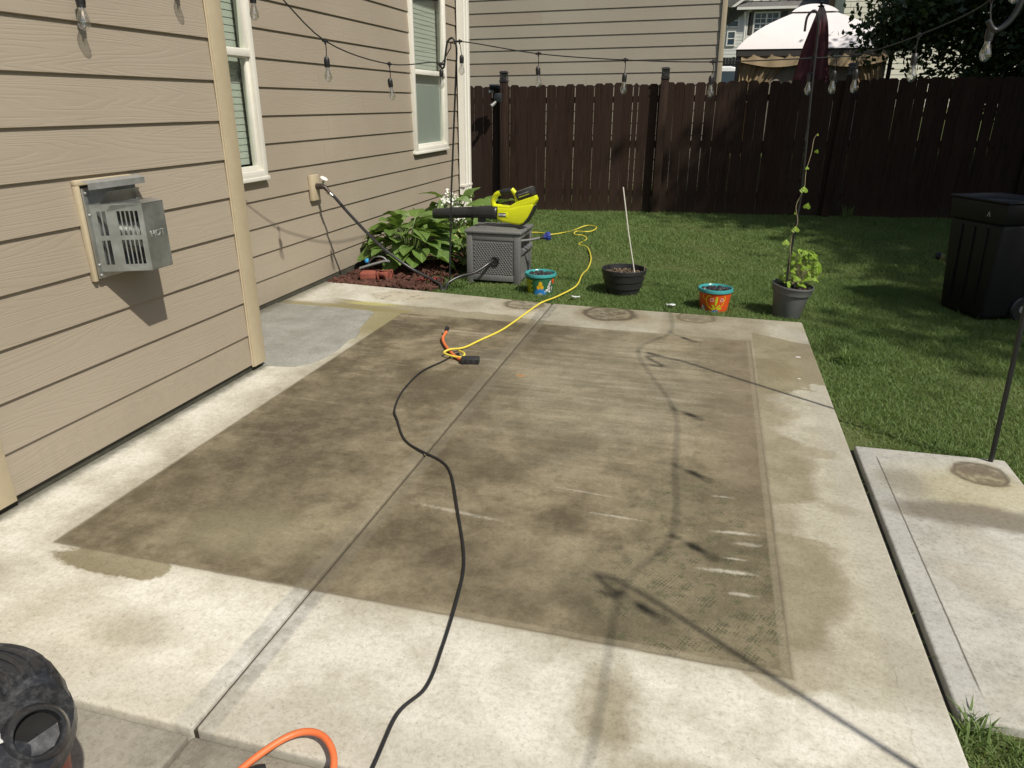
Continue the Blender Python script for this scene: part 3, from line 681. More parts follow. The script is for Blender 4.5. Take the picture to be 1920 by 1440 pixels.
# ------------------------------------------------------------------ string lights
sl = thing('string_lights', 'black cord of clear filament bulbs strung between the poles and the house', 'string lights', (-2.1, 5.98, 1.9))
SO = Vector((-2.1, 5.98, 1.9))
BUL = [(-2.49, 2.655, 1.846), (-2.49, 3.27, 2.03), (-2.492, 3.86, 1.995), (-2.406, 4.463, 1.701), (-2.303, 5.187, 1.599), (-2.200, 5.958, 1.690), (-2.020, 5.942, 1.79),
       (-1.384, 5.90, 1.699), (-.714, 5.854, 1.647), (-.082, 5.812, 1.626), (.577, 5.768, 1.641), (.729, 5.758, 1.65), (.861, 5.72, 1.655), (1.011, 4.802, 1.70), (1.135, 4.02, 1.765),
       (1.06, 3.55, 1.95), (1.136, 2.75, 1.65), (1.18, 2.10, 1.65), (1.21, 1.52, 1.66), (1.08, 1.12, 1.68)]
nodes = []
for q in BUL: nodes.append((q[0], q[1], q[2]+.155))
nodes[0] = (-2.50, 2.655, 2.10); nodes[1] = (-2.50, 3.27, 2.19); nodes[2] = (-2.47, 3.90, 2.13)
nodes[4] = (-2.304, 5.182, 1.757); nodes[5] = (-2.198, 5.95, 1.79); nodes[6] = (-2.035, 5.945, 1.953)
nodes[14] = (1.13, 4.08, 1.945); nodes[15] = (1.05, 3.52, 2.09)
pth = [(-2.51, 2.0, 2.16)]+nodes[:5]+[(-2.23, 5.85, 1.80), nodes[5], (-2.12, 5.96, 1.90)]+nodes[6:15]+nodes[15:]+[(1.0, .4, 1.72), (.9, -.6, 1.85)]
cpts = spline(pth, 6)
MB().tube([tuple(p-SO) for p in cpts], .0042, 7).build('wire', M_cord, sl, True)
sock = MB().lathe([(.004, .063), (.010, .061), (.0165, .050), (.0178, .040), (.0178, .015), (.0165, .012), (.0165, .0), (.012, .0)], 14).mesh('socket', True)
glass = MB().lathe([(.012, .004), (.0135, -.012), (.020, -.032), (.0245, -.050), (.0235, -.066), (.016, -.079), (.006, -.0855), (.001, -.086)], 18, cap=False).mesh('bulb', True)
fil = MB().tube([(.004, 0, -.008), (.0045, 0, -.045)], .0012, 5).tube([(-.004, 0, -.008), (-.0045, 0, -.045)], .0012, 5).tube([(.0, 0, -.004), (0, 0, -.03)], .003, 6).mesh('filament')
M_fil = plain('filament', (.62, .50, .30), .4, .3)
hub = MB().tube([(-.022, 0, 0), (.022, 0, 0)], .008, 8).tube([(0, 0, .014), (0, 0, -.02)], [.008, .006], 8).mesh('junction', True)
for i, (q, n) in enumerate(zip(BUL, nodes)):
    q = Vector(q); n = Vector(n); tl = (random.uniform(-.10, .10), random.uniform(-.10, .10), random.uniform(0, 6))
    base = q+Vector((0, 0, .004)); topv = base+Vector((0, 0, .062))
    so = put('socket', sock, M_black, sl, tuple(base-SO), tl)
    put('bulb', glass, M_bulb, so); put('filament', fil, M_fil, so)
    d = Vector(pth[min(i+2, len(pth)-1)])-Vector(n)
    put('junction', hub, M_black, sl, tuple(n-SO), (0, 0, math.atan2(d.y, d.x)))
    mid = (topv+n)/2+Vector((random.uniform(-.008, .008), random.uniform(-.008, .008), 0))
    MB().tube([tuple(p-SO) for p in spline([tuple(topv), tuple(mid), tuple(n)], 4)], .0032, 6).build('drop_cord', M_cord, sl, True)

# ------------------------------------------------------------------ fence
fence = thing('fence', 'dark brown dog eared wooden privacy fence behind the lawn', 'fence', (0, 11.1, 0))
FY = 0.0
def fence_top(x): return 1.735+(x+3.4)*.0145
def picket(w, h):
    c = .028
    return MB().prism([(-w/2, 0), (w/2, 0), (w/2, h-c), (w/2-c, h), (-w/2+c, h), (-w/2, h-c)], 0, .016).xf(Matrix(((1, 0, 0, 0), (0, 0, 1, 0), (0, 1, 0, 0), (0, 0, 0, 1)))).mesh('picket')
PK = {}
x = -5.4
posts = [-5.43, -3.105, -.785, 1.545, 3.87, 6.2, 8.5]
while x < 8.6:
    wd = random.choice([.132, .134, .136, .136]) if random.random() > .06 else .07
    if wd not in PK: PK[wd] = [picket(wd, 1.80), picket(wd, 1.815)]
    gap = random.choice([.002, .003, .005, .008, .004, .006])
    zc = fence_top(x)-1.805+random.uniform(-.008, .008)
    put('picket', random.choice(PK[wd]), M_fence, fence, (x+wd/2, FY+random.uniform(-.003, .003), zc), (0, random.uniform(-.004, .004), 0))
    x += wd+gap
for a, c in zip(posts[:-1], posts[1:]):
    for z in (.25, .95, 1.55):
        zz = z+(fence_top((a+c)/2)-1.8); m = MB(); s = .0145*(c-a)/2
        m.add([(a, .018, zz-s), (c, .018, zz+s), (c, .056, zz+s), (a, .056, zz-s), (a, .018, zz-s+.085), (c, .018, zz+s+.085), (c, .056, zz+s+.085), (a, .056, zz-s+.085)], [(3, 2, 1, 0), (4, 5, 6, 7), (0, 1, 5, 4), (1, 2, 6, 5), (2, 3, 7, 6), (3, 0, 4, 7)])
        m.build('rail', M_fence, fence)
M_cap = plain('post_cap', (.030, .028, .030), .5, .2, .3)
for i, px in enumerate(posts):
    zt = fence_top(px)+.05; lean = {3: .035, 1: .0}.get(i, .004)
    p = MB().box(-.052, .052, -.105, -.004, -.25, zt).build('post', M_fence, fence, bevel=.004, loc=(px, 0, 0), rot=(0, lean, 0))
    if i in (1, 2, 3):
        c = MB().box(-.058, .058, -.112, .004, zt, zt+.022).box(-.048, .048, -.102, -.006, zt+.11, zt+.125)
        for ax, ay in ((-.045, -.099), (.045, -.099), (-.045, -.009), (.045, -.009)): c.box(ax-.006, ax+.006, ay-.006, ay+.006, zt+.02, zt+.112)
        for k in (-.022, 0, .022):
            c.tube([(k-.02, -.1025, zt+.03), (k+.02, -.1025, zt+.10)], .004, 5); c.tube([(k+.02, -.1025, zt+.03), (k-.02, -.1025, zt+.10)], .004, 5)
        c.add([(-.066, -.12, zt+.125), (.066, -.12, zt+.125), (.066, .012, zt+.125), (-.066, .012, zt+.125), (-.04, -.094, zt+.15), (.04, -.094, zt+.15), (.04, -.014, zt+.15), (-.04, -.014, zt+.15)], [(3, 2, 1, 0), (0, 1, 5, 4), (1, 2, 6, 5), (2, 3, 7, 6), (3, 0, 4, 7), (4, 5, 6, 7)])
        pc = c.build('solar_cap', M_cap, p)
        MB().box(-.036, .036, -.09, -.018, zt+.02, zt+.11).build('lens', plain('cap_lens', (.20, .20, .18), .3), pc)
fl = thing('floodlight', 'small dark solar floodlight mounted on a fence post', 'floodlight', (-3.16, 10.96, 1.60))
MB().box(-.075, .075, -.16, -.03, -.012, .012).build('solar_panel', plain('solar_panel', (.03, .034, .05), .2, .2), fl, bevel=.003, loc=(-.04, -.02, .07), rot=(R(-28), 0, R(8)))
MB().box(-.055, .055, -.09, -.02, -.075, .045).build('housing', plain('lamp_housing', (.035, .038, .045), .4, 0, .15), fl, bevel=.008, rot=(R(10), 0, 0))
MB().tube([(-.02, -.05, -.07), (-.06, -.10, -.12), (-.085, -.12, -.14)], [.018, .026, .028], 12).build('lamp_head', plain('lamp_grey', (.22, .22, .22), .4), fl, True)
MB().tube([(-.06, -.08, .055), (-.12, -.12, .06)], [.02, .026], 12).build('lamp_head', plain('lamp_grey', (.22, .22, .22), .4), fl, True)

# ------------------------------------------------------------------ neighbour's house
nh = thing('house', 'tan sided neighbouring house end wall rising behind the fence', 'house', (0, 13.3, 0), (0, R(-.7), 0))
nl = 6.2; NX1 = -.085
MB().box(-6.4, NX1+.02, .02, 9, -.3, 6.0).build('wall', M_sheath, nh)
z0 = 2.40-.198*14
for k in range(30):
    z = z0+.198*k; j = random.choice([1.9, 2.6, 3.3, 4.1, 4.7])
    for a, L in ((-6.35, j), (-6.35+j, 6.35+NX1-.005-j)):
        put('siding_board', board_mesh(L-.002), M_siding_n, nh, (a, .006, z), (0, 0, R(-90)))
MB().box(NX1-.004, NX1+.075, -.034, .02, -.2, 6.0).build('corner_trim', plain('neighbour_trim', (.44, .375, .265), .55, 0, .06), nh, bevel=.004)
MB().box(NX1+.021, NX1+.075, .02, .12, -.2, 6.0).build('corner_trim', plain('neighbour_trim', (.44, .375, .265)), nh, bevel=.004)
MB().prism([(-7.0, 6.0), (.6, 6.0), (.6, 6.15), (-3.2, 8.6), (-7.0, 6.15)], -.5, 9.5).xf(Matrix(((1, 0, 0, 0), (0, 0, 1, 0), (0, 1, 0, 0), (0, 0, 0, 1)))).build('roof', MATS['shingle'], nh)

# ------------------------------------------------------------------ far houses, back fence, car
def swapyz(): return Matrix(((1, 0, 0, 0), (0, 0, 1, 0), (0, 1, 0, 0), (0, 0, 0, 1)))
def lap_wall(parent, mat, x0, x1, y, za, zb, e=.2, name='siding_board'):
    z = za
    me = board_mesh(round(x1-x0, 2))
    while z < zb-.05:
        put(name, me, mat, parent, (x0, y, z), (0, 0, R(-90))); z += .1973
M_far_grey = siding_material('siding_far_grey', (.36, .35, .32), (.40, .39, .36))
M_far_white = siding_material('siding_far_white', (.56, .56, .53), (.60, .60, .57))
M_far_trim = plain('far_trim', (.70, .69, .64), .5, 0, .04)
M_farglass = plain('far_glass', (.05, .075, .10), .08, 0, .3, 1.5)
M_shut = plain('shutter', (.085, .075, .065), .7, 0, .1)
def far_window(parent, x0, x1, z0, z1, y, cols, rows, halves=2):
    f = MB(); c = .07
    f.box(x0-c, x0, y-.05, y+.02, z0-c, z1+c).box(x1, x1+c, y-.05, y+.02, z0-c, z1+c).box(x0, x1, y-.052, y+.02, z0-c, z0).box(x0, x1, y-.052, y+.02, z1, z1+c)
    w = f.build('window', M_far_trim, parent)
    px = (x1-x0)/cols; pz = (z1-z0)/rows
    for i in range(cols):
        for j in range(rows): MB().box(x0+i*px+.012, x0+(i+1)*px-.012, y-.02, y-.01, z0+j*pz+.012, z0+(j+1)*pz-.012).build('pane', M_farglass, w)
    m = MB()
    for i in range(1, cols): t_ = .035 if (cols % 2 == 0 and i == cols//2 and cols > 2) else .013; m.box(x0+i*px-t_, x0+i*px+t_, y-.035, y-.005, z0, z1)
    for j in range(1, rows): t_ = .028 if (rows % 2 == 0 and j == rows//2) else .012; m.box(x0, x1, y-.036, y-.004, z0+j*pz-t_, z0+j*pz+t_)
    m.build('muntin', M_far_trim, w)
h1 = thing('house', 'grey two storey house with white gable and dark shutters beyond the gazebo', 'house', (0, 37.1, 0))
MB().box(.80, 9.5, .03, 8, 1.2, 5.5).build('wall', M_far_grey, h1)
lap_wall(h1, M_far_grey, .92, 9.4, .02, 1.4, 5.35)
MB().box(.76, .92, -.03, .06, 1.2, 5.42).build('corner_trim', M_far_trim, h1)
far_window(h1, 1.10, 2.06, 4.42, 5.22, -.005, 4, 4)
for x0 in (.96-.14, 2.18):
    m = MB().box(x0, x0+.26, -.03, .0, 4.36, 5.28)
    for k in range(9): m.box(x0+.04, x0+.22, -.038, -.03, 4.42+k*.09, 4.47+k*.09)
    m.build('shutter', M_shut, h1)
m = MB().add([(.30, -.25, 5.42), (9.6, -.25, 5.42), (9.6, .05, 5.72), (.30, .05, 5.72)], [(0, 1, 2, 3)]).box(.30, 9.6, -.26, .05, 5.38, 5.42); m.build('skirt_roof', plain('far_shingle', (.13, .125, .12), .9, 0, .3, 8), h1)
MB().box(.28, 9.6, -.33, -.26, 5.36, 5.46).build('gutter', M_far_trim, h1)
MB().prism([(.35, 5.72), (9.4, 5.72), (4.9, 8.6)], .0, .06).xf(swapyz()).build('gable', M_far_trim, h1)
for k in range(22): MB().box(.9+k*.38, .94+k*.38, -.035, .0, 5.74, min(5.74+max(.05, (k*.38+.5)*.62), 5.74+max(.05, (8.4-k*.38)*.62))).build('batten', M_far_trim, h1)
MB().prism([(-.05, 5.50), (.2, 5.50), (4.95, 8.70), (4.90, 8.95)], -.15, .1).xf(swapyz()).build('rake_board', M_far_trim, h1)
MB().prism([(-.3, 5.50), (-.05, 5.50), (4.90, 8.97), (9.9, 5.5), (10.1, 5.5), (4.9, 9.2)], -.2, 8.2).xf(swapyz()).build('roof', MATS['far_shingle'], h1)
MB().box(4.0, 4.7, -.9, -.4, 1.5, 6.2).build('chimney', plain('chimney_brick', (.22, .145, .11), .9, 0, .4, 6), h1)
MB().tube([(.66, -.1, 5.3), (.68, -.06, 5.1), (.70, .0, 4.9), (.70, .0, 1.4)], .05, 8).build('downspout', M_far_trim, h1)

h2_ = thing('house', 'white sided far house glimpsed beside the tan wall corner', 'house', (0, 52.2, 0))
MB().box(-6, 2.6, .05, 8, 1.5, 6.9).build('wall', M_far_white, h2_)
lap_wall(h2_, M_far_white, -3.4, 2.6, .03, 1.9, 6.75)
far_window(h2_, .02, .42, 5.0, 5.72, .0, 1, 2); far_window(h2_, -.05, .55, 6.05, 6.70, .0, 1, 2)
MB().prism([(-6.6, 6.8), (3.2, 6.8), (3.2, 6.95), (-1.7, 9.6), (-6.6, 6.95)], -.5, 8.5).xf(swapyz()).build('roof', MATS['far_shingle'], h2_)
h3_ = thing('house', 'cream sided house showing through gaps in the dark tree', 'house', (0, 33, 0))
MB().box(4.2, 14, .05, 8, 1.2, 6.6).build('wall', plain('cream_siding', (.62, .60, .50), .7, 0, .08, 3), h3_)
lap_wall(h3_, MATS['cream_siding'], 4.2, 13.9, .03, 1.4, 6.5)
far_window(h3_, 6.0, 6.9, 3.6, 5.0, .0, 2, 4); far_window(h3_, 9.0, 9.9, 3.6, 5.0, .0, 2, 4)
MB().prism([(3.7, 6.6), (14.5, 6.6), (14.5, 6.75), (9.1, 9.8), (3.7, 6.75)], -.5, 8.5).xf(swapyz()).build('roof', MATS['far_shingle'], h3_)

bf = thing('fence', 'weathered grey wooden fence far behind the parked vehicle', 'fence', (0, 41, 0))
m_bf = MB().box(0, .14, 0, .02, 0, 1.85).mesh('picket'); M_bf = plain('weathered_wood', (.20, .165, .13), .85, 0, .3, 6)
for k in range(60): put('picket', m_bf, M_bf, bf, (-5+k*.148, 0, 1.83+random.uniform(-.02, .02)))
for z in (2.1, 3.3): MB().box(-5, 3.9, .02, .06, z, z+.09).build('rail', M_bf, bf)

car = thing('parked_car', 'white sport utility vehicle with dark windows parked beyond the fence', 'car', (-1.35, 27.2, ground(-1, 27.2)-.02))
def sidesolid(pts, y0, y1):
    m = MB(); n = len(pts)
    return m.add([(x, y0, z) for x, z in pts]+[(x, y1, z) for x, z in pts], [tuple(range(n)), tuple(reversed(range(n, 2*n)))]+[(i, n+i, n+(i+1) % n, (i+1) % n) for i in range(n)])
M_carp = plain('car_white', (.72, .73, .74), .25, 0, .03)
sidesolid([(-2.3, .35), (2.25, .35), (2.32, .75), (2.22, 1.02), (1.95, 1.08), (-1.1, 1.10), (-2.15, .98), (-2.35, .7)], -.92, .92).build('body', M_carp, car, bevel=.06, segs=3)
sidesolid([(-1.15, 1.09), (2.1, 1.09), (1.88, 1.62), (1.55, 1.70), (-.35, 1.70), (-.62, 1.64)], -.80, .80).build('cabin', M_carp, car, bevel=.05, segs=3)
for a, b_ in (((-.86, 1.16), (.0, 1.55)), ((.1, 1.16), (.95, 1.55)), ((1.05, 1.16), (1.85, 1.55))): MB().add([(a[0], -.806, a[1]), (b_[0], -.806, a[1]), (b_[0]-.03, -.806, b_[1]), (a[0]+(.25 if a[0] < -.5 else .03), -.806, b_[1])], [(0, 1, 2, 3)]).build('side_window', M_farglass, car)
for x0 in (-1.45, 1.4):
    wmm = MB().lathe([(.36, -.11), (.36, .11)], 20).build('wheel', M_black, car, True, loc=(x0, -.84, .36), rot=(R(90), 0, 0))
    MB().lathe([(.22, 0), (.20, .02), (.05, .01), (.0, .02)], 16).build('rim', M_galv, wmm, True, loc=(0, 0, .112))
MB().box(2.28, 2.33, -.85, -.6, .75, .95).build('tail_light', plain('tail_red', (.35, .02, .02), .3), car); MB().box(-2.36, -2.25, -.85, -.6, .72, .88).build('headlight', M_farglass, car)

# ------------------------------------------------------------------ gazebo behind the fence
gz = thing('gazebo', 'garden gazebo with pale pink canopy and tan curtains', 'gazebo', (1.72, 18.35, ground(1.5, 17.5)), (0, 0, R(-1)))
GZ = gz.location.z
hwx, hwy = 1.47, 1.47; ze = 2.545-GZ; zc = 3.30-GZ
def canopy(parent, name, hw, z0, hw1, z1, bulge, mat, n=10):
    m = MB()
    for k in range(4):
        a = k*math.pi/2; o = len(m.v)
        for j in range(n+1):
            t_ = j/n; w_ = hw+(hw1-hw)*t_; zz = z0+(z1-z0)*(t_**.86)
            for i in range(n+1):
                s_ = i/n*2-1; sag = bulge*math.sin(math.pi*t_)*(.35+.65*(s_*s_))
                x_, y_ = s_*w_, -w_
                d_ = sag; p = Vector((x_*(1+d_*.5), y_*(1+d_*.5), zz+d_*.35)); m.v.append((p.x*math.cos(a)-p.y*math.sin(a), p.x*math.sin(a)+p.y*math.cos(a), p.z))
        for j in range(n):
            for i in range(n): q = o+j*(n+1)+i; m.f.append((q, q+1, q+n+2, q+n+1))
    return m.build(name, mat, parent, True)
M_canopy = plain('canopy_fabric', (.72, .69, .70), .85, 0, .05, 3, .2)
canopy(gz, 'canopy', 1.50, ze, .40, zc, .10, M_canopy)
MB().box(-.36, .36, -.36, .36, zc-.03, zc+.02).build('vent_band', plain('valance_tan', (.30, .26, .19), .85), gz)
canopy(gz, 'canopy_crown', .46, zc+.01, .03, 3.50-GZ, .08, M_canopy, 6)
M_val = plain('valance', (.050, .045, .042), .9); M_gpost = plain('gazebo_steel', (.028, .026, .026), .5)
for k in range(4):
    a = k*math.pi/2
    MB().box(-1.47, 1.47, -1.485, -1.47, ze-.13, ze-.005).build('valance', M_val, gz, rot=(0, 0, a))
    MB().box(-1.4, 1.4, -1.43, -1.38, ze-.16, ze-.09).build('beam', M_gpost, gz, rot=(0, 0, a))
    for s in (-1, 1):
        p = MB().box(s*1.44-.035, s*1.44+.035, -1.475, -1.405, 0, ze-.01); p.build('post', M_gpost, gz, rot=(0, 0, a))
M_cur = plain('curtain', (.36, .275, .165), .9, 0, .15, 3); M_net = plain('netting', (.28, .25, .20), .9, 0, .1, 4)
def curtain(parent, x0, x1, y, z0, z1, gather, mat, name='curtain', n=40):
    """pleated cloth hanging from x0..x1, gathered to width*gather at tie height"""
    m = MB(); rows = 10
    for j in range(rows+1):
        t_ = j/rows; z = z1+(z0-z1)*t_; g = 1-(1-gather)*math.sin(min(1, t_*1.6)*math.pi/2)
        for i in range(n+1):
            s_ = i/n; m.v.append((x0+(x1-x0)*s_*g, y+.035*math.sin(s_*48)*(0.4+.6*t_)+.02*math.sin(s_*17+t_*3), z+.03*math.sin(s_*9)*t_))
    for j in range(rows):
        for i in range(n): q = j*(n+1)+i; m.f.append((q, q+1, q+n+2, q+n+1))
    return m.build(name, mat, parent, True)
curtain(gz, -1.38, -.35, -1.40, .1, ze-.16, .32, M_cur); curtain(gz, 1.38, .55, -1.40, .1, ze-.16, .38, M_cur)
curtain(gz, -1.36, 1.36, -1.36, .1, ze-.18, 1.0, M_net, 'netting'); curtain(gz, -1.3, 1.3, 1.36, .1, ze-.2, 1.0, M_cur)
for s in (-1, 1):
    c = curtain(gz, -1.3, 1.3, 0, .1, ze-.2, .55, M_cur); c.rotation_euler = (0, 0, R(90)); c.location = (s*1.38, 0, 0)
m = MB()
for i in range(25):
    s_ = i/24; x_ = -1.38+2.76*s_; dz = .14+.10*abs(math.sin(s_*math.pi*2)); m.v += [(x_, -1.47+.02*math.sin(i*2.1), ze-.10), (x_, -1.50+.03*math.sin(i*1.7), ze-.10-dz)]
for i in range(24): m.f.append((2*i, 2*i+2, 2*i+3, 2*i+1))
m.build('swag', M_cur, gz, True)

# closed umbrella
def umbrella_material():
    t = NT('faded_maroon'); p = t.pos(); x, y, z = t.sep(p); n = t.noise(t.com(x*9, y*9, z*1.4), 1., 3)
    c = t.mix(t.ss(.3, .7, n), (.085, .030, .034), (.150, .052, .056)); c = t.mix(t.ss(2.70, 2.88, z+(n-.5)*.25), c, (.36, .27, .25))
    t.set(c, .85, spec=.2); return t.mat
um = thing('patio_umbrella', 'closed maroon patio umbrella standing beyond the fence', 'umbrella', (1.415, 13.95, ground(1.4, 13.95)))
UZ = um.location.z; m = MB(); n = 48; prof = [(.02, 3.0), (.06, 2.9), (.10, 2.75), (.13, 2.6), (.165, 2.4), (.19, 2.2), (.225, 2.0), (.25, 1.85), (.24, 1.6), (.20, 1.4)]
for r_, z in prof:
    for k in range(n):
        a = 2*math.pi*k/n; rr = r_*(1+.20*math.cos(8*a+z*.9)+.08*math.sin(3*a+z*5)); m.v.append((rr*math.cos(a)+.02*math.sin(z*3), rr*math.sin(a), z-UZ))
for i in range(len(prof)-1):
    for k in range(n): q = i*n+k; w_ = i*n+(k+1) % n; m.f.append((q, w_, w_+n, q+n))
m.build('canopy', umbrella_material(), um, True)
MB().tube([(0, 0, 0), (0, 0, 3.0-UZ)], .02, 10).build('pole', M_pole, um, True)
MB().lathe([(.0, 3.06), (.05, 3.05), (.055, 3.03), (.02, 3.015), (.02, 3.0), (.06, 2.985), (.02, 2.96)], 14, (0, 0, -UZ)).build('finial', M_pole, um, True)
MB().lathe([(.25, 0), (.25, .05), (.06, .08), (.04, .3)], 20).build('base', M_pole, um, True)

# ------------------------------------------------------------------ trees
def leaf_cloud(name, centres, sig, per, size, mat, parent, flat=.8, kind=None):
    C_ = np.repeat(np.asarray(centres, float), per, axis=0); n = len(C_)
    P = C_+rng.normal(0, 1, (n, 3))*np.asarray(sig)
    d = rng.normal(0, 1, (n, 3)); d /= np.linalg.norm(d, axis=1)[:, None]
    nn = rng.normal(0, 1, (n, 3))+np.array([0, 0, flat]); e = np.cross(d, nn); e /= np.linalg.norm(e, axis=1)[:, None]
    s = (size*(.6+.8*rng.random(n)))[:, None]
    V = np.stack([P-d*s*.5, P+e*s*.30, P+d*s*.55, P-e*s*.30], 1).reshape(-1, 3)
    me = bpy.data.meshes.new(name); me.vertices.add(4*n); me.vertices.foreach_set('co', V.astype(np.float32).ravel())
    me.loops.add(4*n); me.loops.foreach_set('vertex_index', np.arange(4*n, dtype=np.int32))
    me.polygons.add(n); me.polygons.foreach_set('loop_start', np.arange(0, 4*n, 4, dtype=np.int32))
    me.update(calc_edges=True); me.validate()
    return put(name, me, mat, parent)
def tree(label, base, crown, radii, ncl, per, size, sig=.34, trunk=.16, group=None, extra=()):
    bx, by = base; bz = ground(bx, by)-.1
    t = thing('tree', label, 'tree', (bx, by, bz), group=group)
    cc = Vector(crown)-Vector((bx, by, bz)); cen = []
    while len(cen) < ncl:
        v = rng.normal(0, 1, 3); v /= np.linalg.norm(v); rad = rng.random()**.45
        lump = 1+.22*math.sin(v[0]*5+bx)+.18*math.sin(v[1]*6+v[2]*4+by)
        cen.append((cc.x+v[0]*radii[0]*rad*lump, cc.y+v[1]*radii[1]*rad*lump, cc.z+v[2]*radii[2]*rad*lump))
    cen += [tuple(Vector(e)-Vector((bx, by, bz))) for e in extra]
    top = Vector((cc.x*.8, cc.y*.8, cc.z+radii[2]*.5)); fork = Vector((cc.x*.25, cc.y*.25, max(1.2, cc.z-radii[2]*.75)))
    m = MB(); tr = spline([(0, 0, 0), tuple(fork*.5+Vector((.05, .03, 0))), tuple(fork), tuple((fork+top)/2+Vector((.1, -.1, 0))), tuple(top)], 4)
    k = len(tr); m.tube(tr, [trunk*(1.15-.95*i/(k-1)) for i in range(k)], 10)
    for c in cen[::2]:
        s0 = tr[random.randint(int(k*.45), k-3)]; c = Vector(c); md = (s0+c)/2+Vector((0, 0, -.15))
        sp_ = spline([tuple(s0), tuple(md), tuple(c)], 4); q = len(sp_); m.tube(sp_, [trunk*.32*(1.05-.9*i/(q-1)) for i in range(q)], 5)
    m.build('trunk', M_bark, t, True)
    leaf_cloud('crown', cen, (sig, sig, sig*.8), per, size, M_tree, t)
    return t
# the tree seen over the fence, with a branch reaching across the gazebo canopy
ext = []
for q in range(26): s_ = q/25; ext.append((3.3-1.15*s_+random.uniform(-.1, .1), 12.6+random.uniform(-.15, .15), 2.72-.22*s_+random.uniform(-.12, .12)))
for q in range(170): ext.append((random.uniform(3.1, 6.8), random.uniform(12.2, 14.5), random.uniform(1.7, 3.6)))
for q in range(24): ext.append((random.uniform(2.4, 3.6), random.uniform(13.2, 14.8), random.uniform(2.9, 4.0)))
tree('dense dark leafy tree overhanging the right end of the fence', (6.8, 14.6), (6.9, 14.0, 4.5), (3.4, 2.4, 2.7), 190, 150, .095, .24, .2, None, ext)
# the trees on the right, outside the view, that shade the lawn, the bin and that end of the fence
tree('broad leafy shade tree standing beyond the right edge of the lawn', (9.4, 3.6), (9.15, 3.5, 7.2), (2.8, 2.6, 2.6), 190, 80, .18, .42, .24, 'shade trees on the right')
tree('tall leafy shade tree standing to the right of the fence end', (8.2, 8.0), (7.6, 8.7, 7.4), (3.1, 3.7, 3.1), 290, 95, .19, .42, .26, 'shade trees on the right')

tree('added unseen evergreen shrub blocking skylight right of the trash bin', (7.0, 6.6), (6.9, 6.6, 2.7), (1.5, 1.9, 2.3), 90, 70, .19, .36, .12, 'added light blocking shrubs on the right')  # unseen shrub, added to block skylight and darken the right of the fence
tree('added unseen evergreen shrub blocking skylight at the right end of the fence', (6.9, 9.7), (6.8, 9.6, 2.9), (1.5, 1.6, 2.5), 90, 70, .19, .36, .12, 'added light blocking shrubs on the right')  # second unseen shrub, added for the same deeper shade

# ------------------------------------------------------------------ hostas and flowers
def leaf_mesh(name, L, wf, droop, cup, wavy=0., nr=7, nc=6):
    m = MB()
    for j in range(nr+1):
        t_ = j/nr; w_ = wf*L*(math.sin(math.pi*min(1, t_**.62))**.8)*.5 if 0 < t_ < 1 else .0008
        for i in range(nc+1):
            s_ = i/nc*2-1; back = -.10*L*abs(s_)**1.5*(1-t_)**2
            m.v.append((s_*w_, t_*L+back, cup*abs(s_)*w_-droop*t_*t_*L+wavy*L*math.sin(t_*11+s_*4)*abs(s_)))
    for j in range(nr):
        for i in range(nc): q = j*(nc+1)+i; m.f.append((q, q+1, q+nc+2, q+nc+1))
    return m.mesh(name, True)
HL = [leaf_mesh('leaf', .19, 1.02, .30, .30, .03), leaf_mesh('leaf', .22, .96, .45, .22, .025), leaf_mesh('leaf', .15, 1.05, .2, .40, .03)]
M_pet = plain('petiole', (.13, .20, .06), .5)
def hosta(label, c, n, spread, height, mats, meshes, scale=1., bias=(0, 0)):
    z0 = ground(c[0], c[1])+.02
    t = thing('hosta_plant', label, 'plant', (c[0], c[1], z0)); st = MB()
    for i in range(n):
        f = (i+.5)/n; a = i*2.39996+random.uniform(-.3, .3); rr = spread*(.15+.85*math.sqrt(f))*random.uniform(.85, 1.1)
        h = height*(1.05-.72*f)*random.uniform(.85, 1.12)
        p = Vector((math.cos(a)*rr*.72+bias[0]*f, math.sin(a)*rr*.72+bias[1]*f, h))
        st.tube(spline([(math.cos(a)*.02, math.sin(a)*.02, 0), (p.x*.45, p.y*.45, h*.75), tuple(p)], 3), [.006, .006, .0055, .005, .0045, .004, .0035], 5)
        o = put('leaf', random.choice(meshes), random.choice(mats), t, tuple(p))
        pit = random.uniform(.15, .65)-.95*f+.2
        o.rotation_euler = (pit, random.uniform(-.45, .45), a-math.pi/2+random.uniform(-.4, .4)); s_ = scale*random.uniform(.8, 1.2); o.scale = (s_, s_, s_)
    st.build('stems', M_pet, t, True); return t
def own(meshes, mat):
    out = []
    for me in meshes: c = me.copy(); c.materials.clear(); c.materials.append(mat); out.append(c)
    return out
HLg = own(HL, M_hosta); HLv = own(HL, M_hosta_v)
hosta('large green broad leaved hosta clump against the house wall', (-2.80, 6.55), 96, .50, .47, [None], HLg, .86)
hosta('yellow edged variegated hosta between the pole and the hose box', (-2.28, 6.80), 26, .30, .30, [None], HLv, .72)
hosta('green hosta clump by the white downspout behind the leaf blower', (-2.75, 7.85), 34, .46, .52, [None], HLg, 1.05)
hosta('green hosta behind the hose box right of the white flowers', (-2.22, 7.55), 24, .38, .50, [None], HLg, 1.0)
fp = thing('flowering_shrub', 'white flower heads on a leafy stem by the downspout', 'flowers', (-2.66, 7.35, ground(-2.6, 7.3)))
M_pt = plain('white_petal', (.80, .80, .76), .7, 0, .05, 60)
m = MB(); m.tube([(0, 0, 0), (.02, -.02, .3), (.03, -.03, .55)], .006, 6).tube([(0, 0, 0), (.07, -.03, .28), (.10, -.04, .45)], .005, 6); m.build('stem', M_pet, fp, True)
m = MB()
